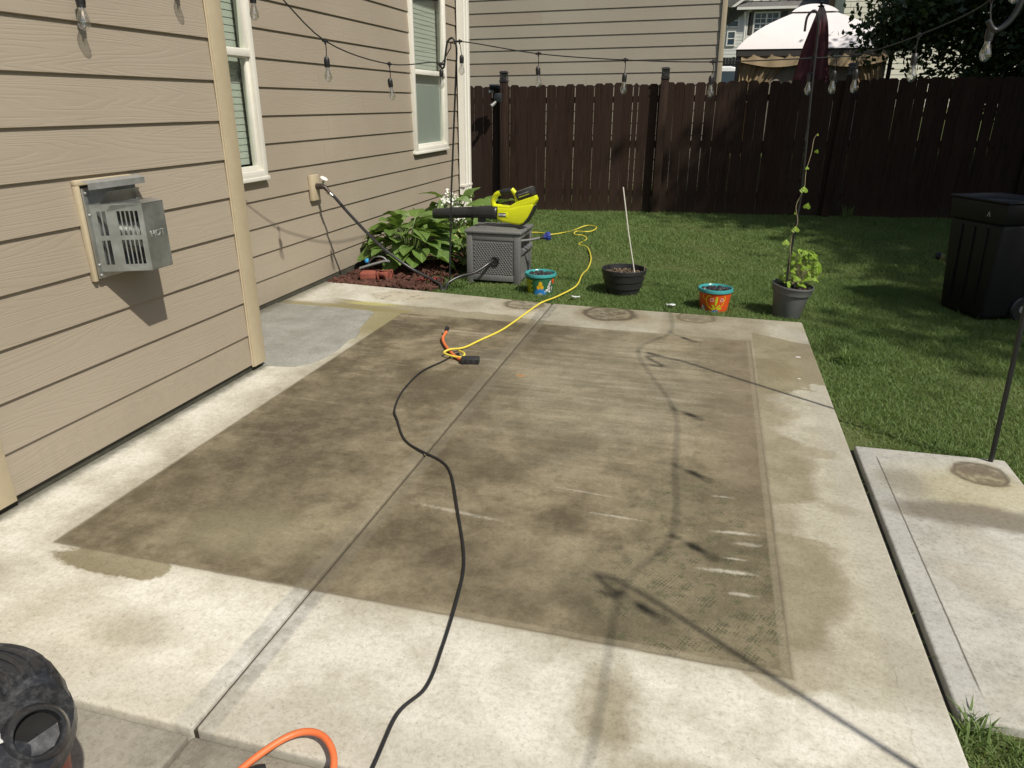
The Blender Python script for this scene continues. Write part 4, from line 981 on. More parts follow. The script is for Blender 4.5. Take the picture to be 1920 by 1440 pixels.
for i in range(190):
    if i < 120: c = Vector((.02+random.gauss(0, .055), -.03+random.gauss(0, .05), .57+random.gauss(0, .055)-.0))
    else: c = Vector((.10+random.gauss(0, .035), -.05+random.gauss(0, .035), .47+random.gauss(0, .05)))
    a0 = random.uniform(0, 6); s_ = random.uniform(.010, .017); nn = Vector((random.gauss(.3, .6), random.gauss(-.6, .6), random.gauss(.5, .5))).normalized(); e1 = nn.orthogonal().normalized(); e2 = nn.cross(e1)
    for k in range(4):
        a = a0+k*math.pi/2; u_ = e1*math.cos(a)+e2*math.sin(a); v_ = nn.cross(u_); m.add([c, c+u_*s_*.6-v_*s_*.45, c+u_*s_*1.2, c+u_*s_*.6+v_*s_*.45], [(0, 1, 2, 3)])
tag(m.build('flower_heads', M_pt, fp), kind='stuff')
m = MB()
for i in range(6): put('leaf', HLg[2], None, fp, (random.uniform(-.12, .14), random.uniform(-.05, .1), random.uniform(.2, .62)), (random.uniform(-.4, .5), random.uniform(-.4, .4), random.uniform(0, 6)))
rf = thing('red_flowers', 'small red flowers at the edge of the mulch bed', 'flowers', (-2.42, 6.02, ground(-2.4, 6)))
m = MB()
for i in range(26):
    c = Vector((random.gauss(0, .05), random.gauss(0, .05), .05+random.uniform(0, .035))); u_ = Vector((random.gauss(0, 1), random.gauss(0, 1), .3)).normalized()*.012; v_ = Vector((0, 0, 1)).cross(u_)
    m.add([c-u_, c+v_, c+u_, c-v_], [(0, 1, 2, 3)])
tag(m.build('petals', plain('red_petal', (.45, .03, .05), .7), rf), kind='stuff')
m = MB()
for i in range(30):
    c = Vector((random.gauss(0, .06), random.gauss(0, .06), .0)); m.tube([tuple(c), (c.x*1.1, c.y*1.1, random.uniform(.03, .06))], .002, 4)
m.build('stems', M_pet, rf)

# ------------------------------------------------------------------ bricks and hand tool in the bed
bk = thing('brick', 'pair of red cored bricks lying end to end on the mulch', 'brick', (-2.87, 5.945, .005), (R(4), R(-3), R(12)))
M_brick = plain('red_brick', (.27, .085, .06), .9, 0, .25, 18, .2, .35)
def rough(me, amt):
    for v in me.vertices: v.co += Vector((random.gauss(0, amt), random.gauss(0, amt), random.gauss(0, amt)))
b1 = MB().box(-.155, -.008, -.048, .048, 0, .072).mesh('half', True, .018, 3); rough(b1, .002); put('brick_half', b1, M_brick, bk, (0, -.004, 0))
m = MB(); o_ = (-.002, .135); ho = (.018, .105)
m.box(-.002, .018, -.045, .045, 0, .066).box(.105, .135, -.045, .045, 0, .066).box(.018, .105, -.045, -.026, 0, .064).box(.018, .105, .026, .045, 0, .064).box(.018, .105, -.026, .026, 0, .02)
b2 = m.mesh('half', True, .005, 2); rough(b2, .001); put('brick_half', b2, M_brick, bk, (.003, .004, 0))
ht = thing('garden_tool', 'grey looped handle garden tool with a bright blue tip', 'garden tool', (-2.95, 6.12, .03))
m = MB().tube(spline([(-.17, -.02, .02), (-.05, -.01, .06), (.07, .0, .095), (.13, .0, .10)], 6), .013, 10).tube(spline([(.10, .0, .10), (.06, .0, .135), (-.02, .01, .13), (-.08, .02, .09), (-.10, .02, .05)], 6), .008, 8)
m.build('handle', plain('tool_grey', (.26, .265, .265), .35, .2), ht, True)
m = MB().lathe([(.0, -.02), (.018, -.014), (.024, .0), (.020, .014), (.008, .02), (.0, .018)], 14).build('tip', plain('tip_blue', (.04, .30, .62), .4), ht, True, loc=(-.115, .03, .085), rot=(R(70), 0, 0))

# ------------------------------------------------------------------ pots
def pot_at(label, name, loc, prof, mat, rot=None, n=40):
    t = thing(name, label, 'pot', loc, rot); m = MB().lathe(prof, n, cap=False); r0_, z0_ = prof[0]
    o = len(m.v); m.v += [(r0_*math.cos(2*math.pi*k/n), r0_*math.sin(2*math.pi*k/n), z0_) for k in range(n)]; m.f.append(tuple(o+k for k in reversed(range(n))))
    m.build('pot', mat, t, True); return t
def stones(parent, r, z, n, s=.022, mat=None):
    m = MB()
    for i in range(n):
        a = random.uniform(0, 6.28); q = r*math.sqrt(random.random()); k = len(m.v); sz = s*random.uniform(.7, 1.2)
        m.lathe([(.001, -.7*sz), (.7*sz, -.5*sz), (sz, 0), (.75*sz, .5*sz), (.001, .7*sz)], 7, cap=False)
        m.xf(Matrix.Translation((q*math.cos(a), q*math.sin(a), z+random.uniform(-.004, .012))) @ Matrix.Rotation(random.uniform(0, 3), 4, 'Z') @ Matrix.Rotation(random.uniform(-.5, .5), 4, 'X') @ Matrix.Scale(random.uniform(.6, .9), 4, (0, 1, 0)), k)
    return tag(m.build('stones', mat or M_stone, parent, True), kind='stuff')
PP = [(.098, .0), (.104, .004), (.112, .05), (.121, .11), (.129, .168), (.134, .172), (.136, .182), (.134, .192), (.126, .193), (.120, .185), (.117, .15)]
def prad(z):
    for (a, za), (b_, zb) in zip(PP[:5], PP[1:5]):
        if za <= z <= zb: return a+(b_-a)*(z-za)/(zb-za)
    return .129
def painted(parent, name, shapes, mat, ang, off=.0012):
    """flat painted shapes wrapped on the pot wall; shape = list of (u, v) in metres"""
    m = MB()
    for sh in shapes:
        pts = []
        for u_, v_ in sh:
            r_ = prad(v_)+off; a = ang+u_/.12; pts.append((r_*math.cos(a), r_*math.sin(a), v_))
        c = Vector((0, 0, 0))
        for p in pts: c += Vector(p)
        c /= len(pts); rc = math.hypot(c.x, c.y); k = (prad(max(0, min(.168, c.z)))+off)/rc; c = Vector((c.x*k, c.y*k, c.z)); n = len(pts)
        m.add([tuple(c)]+pts, [(0, 1+i, 1+(i+1) % n) for i in range(n)])
    return m.build(name, mat, parent, True)
def ell(cx, cy, rx, ry, rot=0., n=14):
    return [(cx+rx*math.cos(t_)*math.cos(rot)-ry*math.sin(t_)*math.sin(rot), cy+rx*math.cos(t_)*math.sin(rot)+ry*math.sin(t_)*math.cos(rot)) for t_ in [2*math.pi*i/n for i in range(n)]]
def ribbon(pts, w):
    P = spline([(a, b_, 0) for a, b_ in pts], 5); L_, R_ = [], []
    out = []
    for i in range(len(P)-1):
        d = (P[i+1]-P[i]).normalized(); n_ = Vector((-d.y, d.x, 0))*w/2; out.append([tuple((P[i]+n_)[:2]), tuple((P[i]-n_)[:2]), tuple((P[i+1]-n_)[:2]), tuple((P[i+1]+n_)[:2])])
    return out
def glaze(name, col): return plain(name, col, .22, 0, .10, 40)
G_teal = glaze('glaze_teal', (.05, .30, .31)); G_green = glaze('glaze_green', (.035, .135, .065)); G_yel = glaze('glaze_yellow', (.72, .42, .02)); G_red = glaze('glaze_red', (.62, .085, .02))
G_blue = glaze('glaze_blue', (.035, .22, .55)); G_wht = glaze('glaze_white', (.72, .72, .68)); G_blk = glaze('glaze_black', (.015, .015, .02)); G_lime = glaze('glaze_lime', (.50, .52, .03)); G_olive = glaze('glaze_olive', (.24, .22, .04))
rimring = MB().lathe([(.130, .164), (.1375, .170), (.1385, .182), (.136, .194), (.126, .1955), (.1185, .188), (.1155, .165)], 40, cap=False).mesh('rim', True)
# first pot: green with oranges, a blue flower and a black and white bird
p1 = pot_at('small green painted pot of dark stones beside the hose box', 'painted_pot', (-1.365, 6.03, -.058), PP, G_green)
put('rim', rimring.copy(), G_teal, p1); stones(p1, .095, .172, 34)
A1 = R(-77.5)
painted(p1, 'painted_oranges', [ell(.0, .118, .016, .020), ell(-.017, .086, .016, .019), ell(.014, .086, .015, .018)], G_yel, A1, .0016)
painted(p1, 'painted_flower', [ell(.0+math.sin(k*.52-1.57)*.036, .028+math.cos(k*.52-1.57)*.026, .013, .026, -(k*.52-1.57)) for k in range(7)]+[ell(0, .02, .045, .02)], G_blue, A1, .0014)
painted(p1, 'painted_petals', [ell(math.sin(k*.5-1.25)*.016, .014+math.cos(k*.5-1.25)*.014, .003, .010, -(k*.5-1.25)) for k in range(6)], G_wht, A1, .0024)
painted(p1, 'painted_bird', [ell(.078, .095, .012, .05, -.25), ell(.10, .065, .022, .032, -.4), ell(.06, .06, .010, .028, -.9)], G_wht, A1, .0013)
painted(p1, 'bird_markings', [ell(.078+.01*math.sin(k*2.3), .055+k*.011, .009, .0032, .5) for k in range(9)]+[ell(.104, .05+k*.012, .014, .004, -.6) for k in range(5)], G_blk, A1, .0022)
painted(p1, 'red_blossom', [ell(.118, .142, .018, .015), ell(.128, .12, .012, .014)], G_red, A1, .0020)
painted(p1, 'painted_scales', [ell(-.10-(.018 if j % 2 else 0)+i*.022, .018+j*.020, .010, .011) for j in range(7) for i in range(-2, 2) if -.10+i*.022 < -.055+.0*j], G_lime, A1, .0016)
painted(p1, 'scale_ground', [[(-.165, .005), (-.055, .005), (-.062, .05), (-.085, .10), (-.10, .155), (-.165, .155)]], G_olive, A1, .0010)
# second pot: orange with yellow scrolls
p2 = pot_at('small orange painted pot of dark stones near the patio edge', 'painted_pot', (.105, 5.895, -.062), PP, G_red)
put('rim', rimring.copy(), G_teal, p2); stones(p2, .098, .174, 36)
A2 = R(-89)
painted(p2, 'yellow_scrolls', ribbon([(-.028, .145), (-.045, .152), (-.060, .138), (-.066, .105), (-.052, .068), (-.022, .042), (-.004, .034)], .011)+ribbon([(.075, .150), (.078, .12), (.066, .08), (.042, .05), (.02, .036)], .007)+ribbon([(-.098, .15), (-.092, .125), (-.075, .115)], .009), G_yel, A2, .0016)
painted(p2, 'yellow_petals', [ell(.012, .108, .010, .040, -.08), ell(-.006, .062, .008, .024, .75), ell(.030, .062, .008, .024, -.75), ell(-.014, .044, .008, .022, 1.35), ell(.042, .044, .008, .022, -1.35)], G_lime, A2, .0018)
painted(p2, 'blue_bud', [ell(.012, .018, .032, .016)], G_blue, A2, .0022)
fl_ = []
for cx, cy in ((-.022, .118), (.055, .118)): fl_ += [ell(cx+.013*math.cos(k*1.047), cy+.013*math.sin(k*1.047), .0042, .0042, 0, 8) for k in range(6)]
painted(p2, 'white_dots', fl_, G_wht, A2, .0018)
painted(p2, 'grey_scallops', [ell(-.105+i*.024-(.012 if j % 2 else 0), .012+j*.02, .010, .012) for j in range(3) for i in range(3-j)], G_wht, A2, .0016)
painted(p2, 'grey_ground', [[(-.14, .004), (-.035, .004), (-.045, .028), (-.075, .055), (-.095, .075), (-.14, .08)]], glaze('glaze_grey', (.16, .15, .14)), A2, .0010)
# wide black pot
p3 = pot_at('wide black plastic pot of soil with a thin white stake', 'black_pot', (-.667, 6.21, -.062), [(.125, 0), (.140, .02), (.150, .075), (.160, .08), (.170, .135), (.176, .14), (.186, .20), (.192, .205), (.194, .236), (.188, .240), (.182, .236), (.178, .19), (.172, .16)], plain('pot_black', (.020, .021, .022), .5, 0, .25, 12))
MB().lathe([(.001, .192), (.10, .190), (.178, .186)], 36, cap=False).build('soil', MX, p3, True)
stones(p3, .155, .194, 240, .0085, plain('bark_bits', (.16, .115, .075), .9, 0, .6, 50))
st_ = thing('stake', 'thin white stake leaning in the wide black pot', 'stake', (-.565, 6.19, .10))
MB().tube([(0, 0, 0), (-.085, .0, .40), (-.150, .01, .755)], .0052, 8).build('stick', plain('stake_white', (.62, .60, .54), .6), st_, True)
MB().tube([(.075, -.03, .02), (.076, -.03, .13)], .0028, 6).build('twig', plain('twig', (.30, .24, .15), .8), st_)
# grey pot and its vine
p4 = pot_at('tilted grey plastic pot holding the bright green vine', 'grey_pot', (.655, 5.86, -.060), [(.098, 0), (.104, .01), (.135, .20), (.147, .205), (.152, .25), (.156, .255), (.155, .266), (.148, .266), (.143, .24), (.138, .20)], plain('pot_grey', (.125, .127, .130), .5, 0, .15, 9), (R(2), R(5), 0))
MB().lathe([(.001, .235), (.141, .232)], 36, cap=False).build('soil', MX, p4, True); stones(p4, .12, .238, 26, .016)
vn = thing('vine_plant', 'lime green heart leaved vine climbing the black pole', 'plant', (.66, 5.86, .17))
hm = MB(); N = 18; ol = []
for i in range(N+1):
    t_ = math.pi*2*i/N; ol.append((.016*math.sin(t_)**3*.031/.016, (13*math.cos(t_)-5*math.cos(2*t_)-2*math.cos(3*t_)-math.cos(4*t_))/17.*.031))
hm.add([(0, .004, .003)]+[(x_, -y_, -.10*abs(x_)-.15*max(0, -y_*-1)**1.0*.2) for x_, y_ in ol[:-1]], [(0, 1+i, 1+(i+1) % N) for i in range(N)])
heart = hm.mesh('leaf', True); heart.materials.append(M_vine)
st = MB()
def vleaf(p, s, rot): o = put('leaf', heart, None, vn, p, rot); o.scale = (s, s, s)
for i in range(78):
    f = random.random(); a = random.uniform(0, 6.28); hgt = .05+.25*random.random()**1.1; rr = .165*(1.2-hgt/.33)*math.sqrt(random.random())+.015
    p = Vector((.035+math.cos(a)*rr*1.05+.02, math.sin(a)*rr*.8, hgt))
    st.tube(spline([(.03, 0, .05), ((p.x+.03)/2, p.y/2, hgt*.8), tuple(p)], 3), .0018, 4, False)
    vleaf(tuple(p), random.uniform(.7, 1.15), (R(random.uniform(15, 75)), R(random.uniform(-30, 30)), random.uniform(-1.3, 1.3)))
vs = [(-.02, -.03, .05), (-.045, -.115, .25), (-.055, -.12, .42), (-.028, -.12, .52), (-.055, -.12, .64), (-.018, -.12, .76), (-.022, -.12, .88), (-.005, -.12, 1.0), (.0, -.115, 1.10), (.022, -.115, 1.14)]
vsp = spline(vs, 6); st.tube([tuple(p) for p in vsp], .0024, 5)
st.build('stems', plain('vine_stem', (.32, .27, .16), .6), vn, True)
for p, s, rz in (((-.088, -.13, .37), .95, .3), ((-.038, -.14, .47), .95, 0.), ((-.055, -.13, .585), .45, 1.2), ((.018, -.13, .64), .9, -.5), ((-.02, -.14, .755), .95, .1), ((-.018, -.13, .905), .5, .4), ((.028, -.13, 1.02), .55, -.7), ((.022, -.12, 1.13), .3, .9)):
    vleaf(p, s, (R(72), R(random.uniform(-15, 15)), rz))

# ------------------------------------------------------------------ wheeled bin
bn = thing('trash_bin', 'black wheeled trash bin standing in the shade by the fence', 'trash bin', (2.13, 6.32, ground(2.1, 6.3)), (0, 0, R(27)))
def frustum(w0, d0, w1, d1, z0, z1): 
    m = MB(); m.add([(-w0, -d0, z0), (w0, -d0, z0), (w0, d0, z0), (-w0, d0, z0), (-w1, -d1, z1), (w1, -d1, z1), (w1, d1, z1), (-w1, d1, z1)], [(3, 2, 1, 0), (4, 5, 6, 7), (0, 1, 5, 4), (1, 2, 6, 5), (2, 3, 7, 6), (3, 0, 4, 7)]); return m
def bin_material():
    t = NT('bin_black'); p = t.obj(); x, y, z = t.sep(p); n = t.noise(p, 5, 3); sc = t.noise(t.com(x*30., y*30., z*5.), 1., 4, .7)
    c = t.mix(n, (.006, .0065, .007), (.012, .0125, .013)); c = t.mix(t.ss(.70, .78, sc)*t.ss(.5, .7, n)*.7, c, (.22, .22, .22)); t.set(c, .55, spec=.25); return t.mat
M_bin = bin_material()
frustum(.175, .215, .215, .255, .02, .74).build('body', M_bin, bn, bevel=.035, segs=3)
frustum(.218, .258, .230, .270, .735, .89).build('collar', M_bin, bn, bevel=.02)
for k in (-.12, 0, .12): frustum(.012, .006, .014, .006, .12, .70).xf(Matrix.Translation((k, -.2185, 0)) @ Matrix.Rotation(R(-3.2), 4, 'X')).build('rib', M_bin, bn, bevel=.004)
for k in (-.12, 0, .12): frustum(.006, .012, .006, .014, .12, .70).xf(Matrix.Translation((-.1785, k, 0)) @ Matrix.Rotation(R(-3.2), 4, 'Y')).build('rib', M_bin, bn, bevel=.004)
l_ = frustum(.240, .280, .234, .274, .891, .908).build('lid', M_bin, bn, bevel=.010)
MB().tube([(.26, -.2, .83), (.26, .2, .83)], .014, 10).build('handle', M_bin, bn, True)
for s in (-1, 1):
    wmm = MB().lathe([(.085, -.025), (.095, -.015), (.095, .015), (.085, .025)], 20).build('wheel', M_black, bn, True, loc=(.150, s*.222, .095), rot=(R(90), 0, 0))
    MB().lathe([(.03, -.029), (.03, .029)], 12).build('wheel_hub', M_galv, wmm, True)
tm = text_mesh('\u039b', .05, .0005, -.001); tm.materials.append(MATS['white_print']); put('lettering', tm, None, bn, (-.2295, -.12, .80), (R(90), 0, R(-90)))
kb = thing('small_knob', 'small black and pale yellow knob poking out behind the bin', 'knob', (1.86, 6.62, ground(1.9, 6.6)))
MB().tube([(0.1, .02, .0), (0.08, .01, .30), (.02, 0, .38)], .012, 8).build('shaft', plain('pale_yellow', (.42, .40, .20), .6), kb, True)
MB().tube([(.03, 0, .375), (.0, 0, .385)], .028, 12).build('collar', MATS['pale_yellow'], kb, True)
MB().tube([(.0, 0, .385), (-.03, 0, .39)], [.032, .026], 12).build('tip', M_black, kb, True)

# ------------------------------------------------------------------ cords on the patio
bc = thing('power_cord', 'long black power cord snaking across the stained patio', 'cord', (-.65, 1.15, 0))
pts = [(-.62, .75), (-.645, .95), (-.654, 1.157), (-.661, 1.316), (-.624, 1.431), (-.636, 1.59), (-.666, 1.811), (-.716, 2.025), (-.843, 2.322), (-.972, 2.603), (-1.061, 2.708), (-1.18, 2.769), (-1.302, 2.87), (-1.421, 3.061), (-1.489, 3.183), (-1.553, 3.437), (-1.564, 3.743), (-1.505, 3.979), (-1.487, 4.077), (-1.46, 4.13)]
MB().tube([(p.x+.65, p.y-1.15, .0062+.004*max(0, math.sin(i*.35))) for i, p in enumerate(spline([(a, b_, 0) for a, b_ in pts], 7))], .0052, 8).build('cord', M_cord, bc, True)
yc = thing('extension_cord', 'yellow extension cord running from the patio over the lawn', 'cord', (-1.48, 4.08, 0))
ypt = [(-1.455, 4.12, .03), (-1.40, 4.06, .035), (-1.405, 4.02, .025), (-1.47, 4.03, .022), (-1.535, 4.06, .028), (-1.51, 4.10, .04), (-1.464, 4.238, .012), (-1.414, 4.429, .008), (-1.345, 4.66, .008), (-1.311, 4.877, .008), (-1.255, 5.38, .008), (-1.22, 5.53, .012), (-1.17, 5.83, -.015), (-1.09, 6.25, -.02), (-1.125, 6.765, -.030), (-1.115, 7.05, -.026), (-1.167, 7.55, -.02), (-1.31, 8.15, -.022), (-1.44, 8.34, -.03), (-1.40, 8.66, -.02), (-1.47, 8.78, .0), (-1.58, 8.82, .0), (-1.60, 9.05, .0), (-1.48, 9.0, .01), (-1.40, 9.1, .01), (-1.40, 9.4, .01), (-1.55, 9.55, .0), (-1.70, 9.3, -.035), (-1.78, 9.0, -.02), (-1.88, 8.80, -.01), (-2.07, 8.95, -.02), (-2.4, 8.9, -.03)]
MB().tube([(p.x+1.48, p.y-4.08, p.z) for p in spline(ypt, 7)], .0066, 8).build('cord', M_ycord, yc, True)
osp = thing('cord_splitter', 'short orange splitter cord with black three way outlet block', 'splitter cord', (-1.48, 4.07, 0))
MB().tube([(p.x+1.48, p.y-4.07, p.z) for p in spline([(-1.665, 4.46, .038), (-1.655, 4.36, .022), (-1.595, 4.24, .018), (-1.50, 4.10, .016), (-1.43, 4.02, .016), (-1.375, 3.975, .020)], 6)], .0095, 10).build('cord', M_orange, osp, True)
MB().tube([(-.19, .40, .040), (-.197, .44, .046)], [.013, .017], 10).build('plug', M_black, osp, True)
MB().box(-.04, .075, -.028, .028, 0, .042).build('outlet_block', plain('outlet_black', (.026, .028, .030), .5, 0, .25), osp, bevel=.009, loc=(.125, -.085, .001), rot=(0, 0, R(14)))
for k in (-.02, .015, .05): MB().box(k, k+.018, -.0292, -.0278, .012, .031).build('outlet_face', M_black, osp, loc=(.125, -.085, .001), rot=(0, 0, R(14)))
MB().tube([(.085, -.094, .02), (.108, -.09, .021)], [.012, .018], 10).build('strain_relief', M_black, osp, True)
oh = thing('orange_cord', 'thick orange cord arching over the near patio joint', 'cord', (-.84, 1.15, 0))
MB().tube([(p.x+.84, p.y-1.15, p.z) for p in spline([(-1.0, .70, .012), (-.985, .90, .02), (-.955, 1.03, .02), (-.925, 1.105, .024), (-.885, 1.165, .028), (-.84, 1.188, .032), (-.79, 1.178, .034), (-.745, 1.135, .03), (-.725, 1.07, .022), (-.725, .95, .012), (-.74, .75, .012)], 6)], .0088, 12).build('cord', M_orange, oh, True)
pg = thing('plug_connector', 'dark plug connector tip lying under the orange cord', 'plug', (-.915, 1.03, 0))
MB().tube([(-.10, -.10, .02), (-.03, -.02, .022), (.015, .025, .024), (.028, .038, .024)], [.016, .02, .02, .014], 12).build('plug', M_black, pg, True)

# ------------------------------------------------------------------ workshop vacuum at the lower left
vc = thing('shop_vacuum', 'dusty black and red workshop vacuum at the lower left corner', 'vacuum', (-1.255, .655, 0)); vc.scale = (1.08, 1.08, 1.08)
def dusty():
    t = NT('dusty_black'); p = t.obj(); n = t.noise(p, 16, 6, .75); n2 = t.noise(p, 70, 4, .7); x, y, z = t.sep(Ex(t.nt, t.node('ShaderNodeNewGeometry').outputs['Normal']))
    c = t.mix((t.ss(.47, .66, n*.5+n2*.5)*.38), (.024, .025, .029), (.16, .16, .165)); t.set(c, t.ss(.35, .65, n, .25, .45)); return t.mat
M_dust = dusty(); M_red = plain('vac_red', (.36, .05, .03), .5, 0, .2, 12)
MB().lathe([(.150, .03), (.165, .05), (.178, .20), (.192, .335), (.196, .34)], 48).build('drum', M_red, vc, True)
MB().lathe([(.196, .338), (.208, .340), (.212, .352), (.210, .372), (.200, .382), (.186, .386), (.176, .402), (.150, .420), (.128, .428), (.001, .430)], 56).build('lid', M_dust, vc, True)
MB().lathe([(.105, .424), (.103, .440), (.092, .452), (.05, .460), (.001, .462)], 40).build('motor_cover', M_dust, vc, True)
for k in range(9):
    a = R(60+k*6); MB().box(.088, .107, -.003, .003, .426, .450).build('vent_fin', M_dust, vc, rot=(0, 0, a))
# rear hood with ribs, seen at the top of the lid
hd = MB(); hp_ = [(.207, .372), (.208, .40), (.201, .428), (.184, .446), (.157, .452), (.132, .444), (.116, .43), (.108, .41)]
for rr, zz in hp_:
    for i in range(13): a = R(50+i*9.5); hd.v.append((rr*math.cos(a), rr*math.sin(a), zz-(.012 if i in (0, 12) else 0)))
for j in range(7):
    for i in range(12): q = j*13+i; hd.f.append((q, q+1, q+14, q+13))
hd.f.append(tuple(j*13 for j in range(8))); hd.f.append(tuple(reversed([j*13+12 for j in range(8)])))
hd.build('rear_hood', M_dust, vc, True)
for k, (rr, zz) in enumerate(((.191, .441), (.173, .450), (.153, .453), (.135, .446), (.121, .436))):
    MB().tube([(rr*math.cos(R(a)), rr*math.sin(R(a)), zz) for a in range(56, 160, 8)], .0042, 6).build('hood_rib', M_dust, vc, True)
# inlet port
ax = Vector((.70, -.22, .66)).normalized(); pc = Vector((.160, .064, .402))
Mp = Matrix.Translation(pc) @ ax.to_track_quat('Z', 'Y').to_matrix().to_4x4()
MB().lathe([(.052, -.05), (.050, .008), (.046, .016), (.040, .030), (.0375, .032), (.0355, .030), (.034, .0), (.033, -.03)], 36, cap=False).xf(Mp).build('inlet_port', M_dust, vc, True)
MB().lathe([(.001, .009), (.0345, .0085)], 24, cap=False).xf(Mp).build('port_dark', plain('port_dark', (.004, .004, .004), .9), vc)
MB().add([(-.033, -.004, .0095), (-.026, -.022, .012), (-.010, -.032, .014), (.012, -.032, .014), (.027, -.020, .012), (.033, -.002, .0095)], [(0, 1, 2, 3, 4, 5)]).xf(Mp).build('port_flap', M_dust, vc)
pl_ = MB().box(-.045, .045, -.03, .03, 0, .0015).build('label_plate', plain('label_white', (.62, .62, .60), .5), vc, loc=(.098, .0, .432), rot=(0, R(8), R(60)))
MB().box(-.041, .041, -.026, .026, .0016, .0022).build('label_face', M_black, pl_)
MB().box(-.013, .013, -.010, .010, 0, .018).build('latch', plain('latch_yellow', (.62, .60, .10), .45), vc, bevel=.006, loc=(.166, -.022, .392), rot=(0, R(20), R(10)))

# ------------------------------------------------------------------ scraps on the lawn and the slab
M_scrap = plain('clear_plastic', (.60, .63, .64), .25, 0, .1, 40)
def scrap(label, x, y, z, s, seed):
    rs = random.Random(seed); m = MB(); n = 5
    for j in range(n):
        for i in range(n): m.v.append(((i/4-.5)*s*2+rs.gauss(0, s*.08), (j/4-.5)*s+rs.gauss(0, s*.08), rs.uniform(0, s*.25)))
    for j in range(n-1):
        for i in range(n-1): q = j*n+i; m.f.append((q, q+1, q+n+1, q+n))
    tag(m.build('plastic_scrap', M_scrap, loc=(x, y, z), smooth=True), label, 'scrap')
scrap('crumpled clear plastic scrap in the grass left of the wide black pot', -1.02, 5.85, -.015, .035, 1)
scrap('crumpled clear plastic scrap in the grass left of the orange pot', -.23, 5.80, -.015, .04, 2)
M_flake = plain('paint_flake', (.72, .71, .68), .6)
for x_, y_, s_, lb in ((.632, 4.66, .016, 'larger white flake on the darker corner of the patio'), (.60, 4.25, .009, 'smaller white flake near the right edge of the patio')):
    tag(MB().prism([(-s_, -s_*.3), (s_*.6, -s_*.5), (s_, .0), (s_*.3, s_*.5), (-s_*.8, s_*.3)], .001, .004).build('paint_flake', M_flake, loc=(x_, y_, 0)), lb, 'flake')

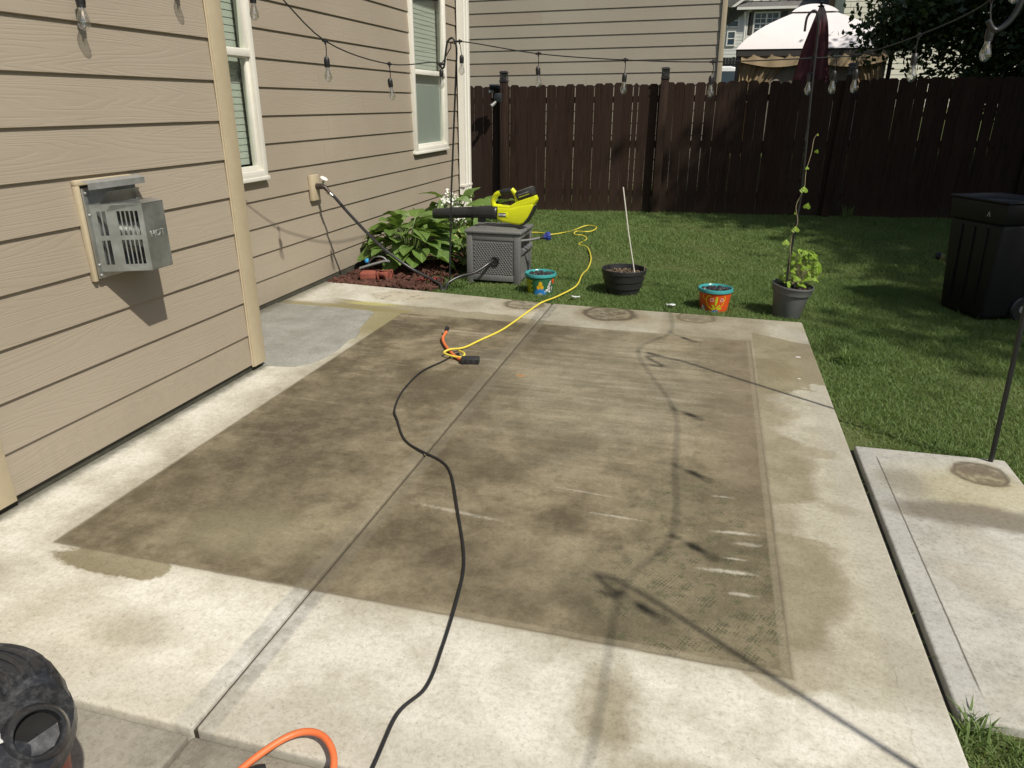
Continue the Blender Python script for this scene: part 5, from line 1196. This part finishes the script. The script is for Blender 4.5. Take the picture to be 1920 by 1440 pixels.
# ------------------------------------------------------------------ grass
def grass():
    def scatter(n, x0, x1, y0, y1): return np.column_stack([rng.uniform(x0, x1, n), rng.uniform(y0, y1, n)])
    P = np.vstack([scatter(270000, -3.3, 4.7, 5.45, 11.15), scatter(120000, -2.6, 2.6, 5.45, 7.2), scatter(160000, .70, 3.0, .9, 5.6)])
    x, y = P[:, 0], P[:, 1]
    edge = np.where(x < JX, 5.735-(x+3.3)*.0932, 5.535-(x-JX)*.0106)
    on_patio = (x < .752) & (y < edge+.012)
    on_side = (x > .755) & (x < 1.437) & (y > 1.722) & (y < 3.468)
    bedm = (x < -2.52+.08*np.sin(y*5)) & (y < 8.2)
    hbm = (np.abs(x+1.862) < .24) & (np.abs(y-6.475) < .21)
    keep = ~(on_patio | on_side | bedm | hbm)
    for cx, cy, r_ in ((-1.365, 6.03, .10), (.105, 5.895, .10), (-.667, 6.21, .13), (.655, 5.86, .10)): keep &= (x-cx)**2+(y-cy)**2 > r_*r_
    keep &= ~((np.abs((x-2.13)*.89+(y-6.32)*.454) < .17) & (np.abs(-(x-2.13)*.454+(y-6.32)*.89) < .2))
    pn = np.sin(x*2.1+1.3*np.sin(y*1.7))*np.cos(y*2.6+x*.7)+np.sin(x*7.3+y*5.1)*.5
    bare = (x > .74) & (x < .90) & (y < 5.6) & (pn*.5+rng.random(len(x))*1.2 < .35-(x-.74)*2.0)
    keep &= ~bare & ~((pn < -.9) & (rng.random(len(x)) < .35))
    P = P[keep]; pn = pn[keep]; x, y = P[:, 0], P[:, 1]; n = len(x)
    z = -.055+np.clip((y-6)/5, 0, 1)*(np.clip((x+3.3)/6.6, 0, 1.15)*.125-.005)
    h = (.015+.022*rng.random(n))*(1+.25*pn); tall = rng.random(n) < .012; h[tall] *= 1.9
    a = rng.uniform(0, 2*np.pi, n); w = (.0014+.0016*rng.random(n))*np.where(y > 7.5, 1.4, 1.0)
    lean = (.4+.9*rng.random(n))*h; la = rng.uniform(0, 2*np.pi, n)
    dx, dy = np.cos(a)*w, np.sin(a)*w; lx, ly = np.cos(la)*lean, np.sin(la)*lean
    B = np.column_stack([x, y, z-.004])
    V = np.stack([B+np.column_stack([-dx, -dy, 0*x]), B+np.column_stack([dx, dy, 0*x]), B+np.column_stack([lx*.35+dx*.8, ly*.35+dy*.8, h*.6]), B+np.column_stack([lx*.35-dx*.8, ly*.35-dy*.8, h*.6]), B+np.column_stack([lx, ly, h])], 1).reshape(-1, 3)
    base = np.arange(n)[:, None]*5
    T = (base[:, :, None]+np.array([[[0, 1, 2], [0, 2, 3], [3, 2, 4]]])).reshape(-1, 3).astype(np.int32); nt_ = len(T)
    me = bpy.data.meshes.new('grass'); me.vertices.add(len(V)); me.vertices.foreach_set('co', V.astype(np.float32).ravel())
    me.loops.add(nt_*3); me.loops.foreach_set('vertex_index', T.ravel()); me.polygons.add(nt_); me.polygons.foreach_set('loop_start', np.arange(0, nt_*3, 3, dtype=np.int32))
    me.update(calc_edges=True)
    tag(put('grass', me, M_grass), 'short mown green grass covering the lawn', 'grass', kind='stuff')
grass()
def tuft(label, c, n, h, spread, mat=None):
    m = MB()
    for i in range(n):
        a = random.uniform(0, 6.28); l = random.uniform(.4, 1.)*h; r_ = random.uniform(.2, 1)*spread; w_ = .003
        x_, y_ = math.cos(a), math.sin(a); bx, by = c[0]+random.gauss(0, spread*.2), c[1]+random.gauss(0, spread*.2)
        m.add([(bx-y_*w_, by+x_*w_, c[2]), (bx+y_*w_, by-x_*w_, c[2]), (bx+x_*r_*.5+y_*w_, by+y_*r_*.5-x_*w_, c[2]+l*.75), (bx+x_*r_*.5-y_*w_, by+y_*r_*.5+x_*w_, c[2]+l*.75), (bx+x_*r_, by+y_*r_, c[2]+l)], [(0, 1, 2, 3), (3, 2, 4)])
    tag(m.build('grass_tuft', mat or M_grass), label, 'grass', kind=None)
tuft('wispy grass tuft sprouting at the near corner of the side slab', (.80, 1.70, -.05), 34, .075, .09)
tuft('longer grass tuft on the lawn beside the darker patio corner', (.95, 4.78, -.05), 60, .11, .12)
tuft('weedy grass tuft at the foot of the hose box and pole', (-2.12, 5.98, -.05), 70, .12, .16)
tuft('small weed at the foot of the shaded fence', (1.83, 10.95, .03), 60, .22, .14)
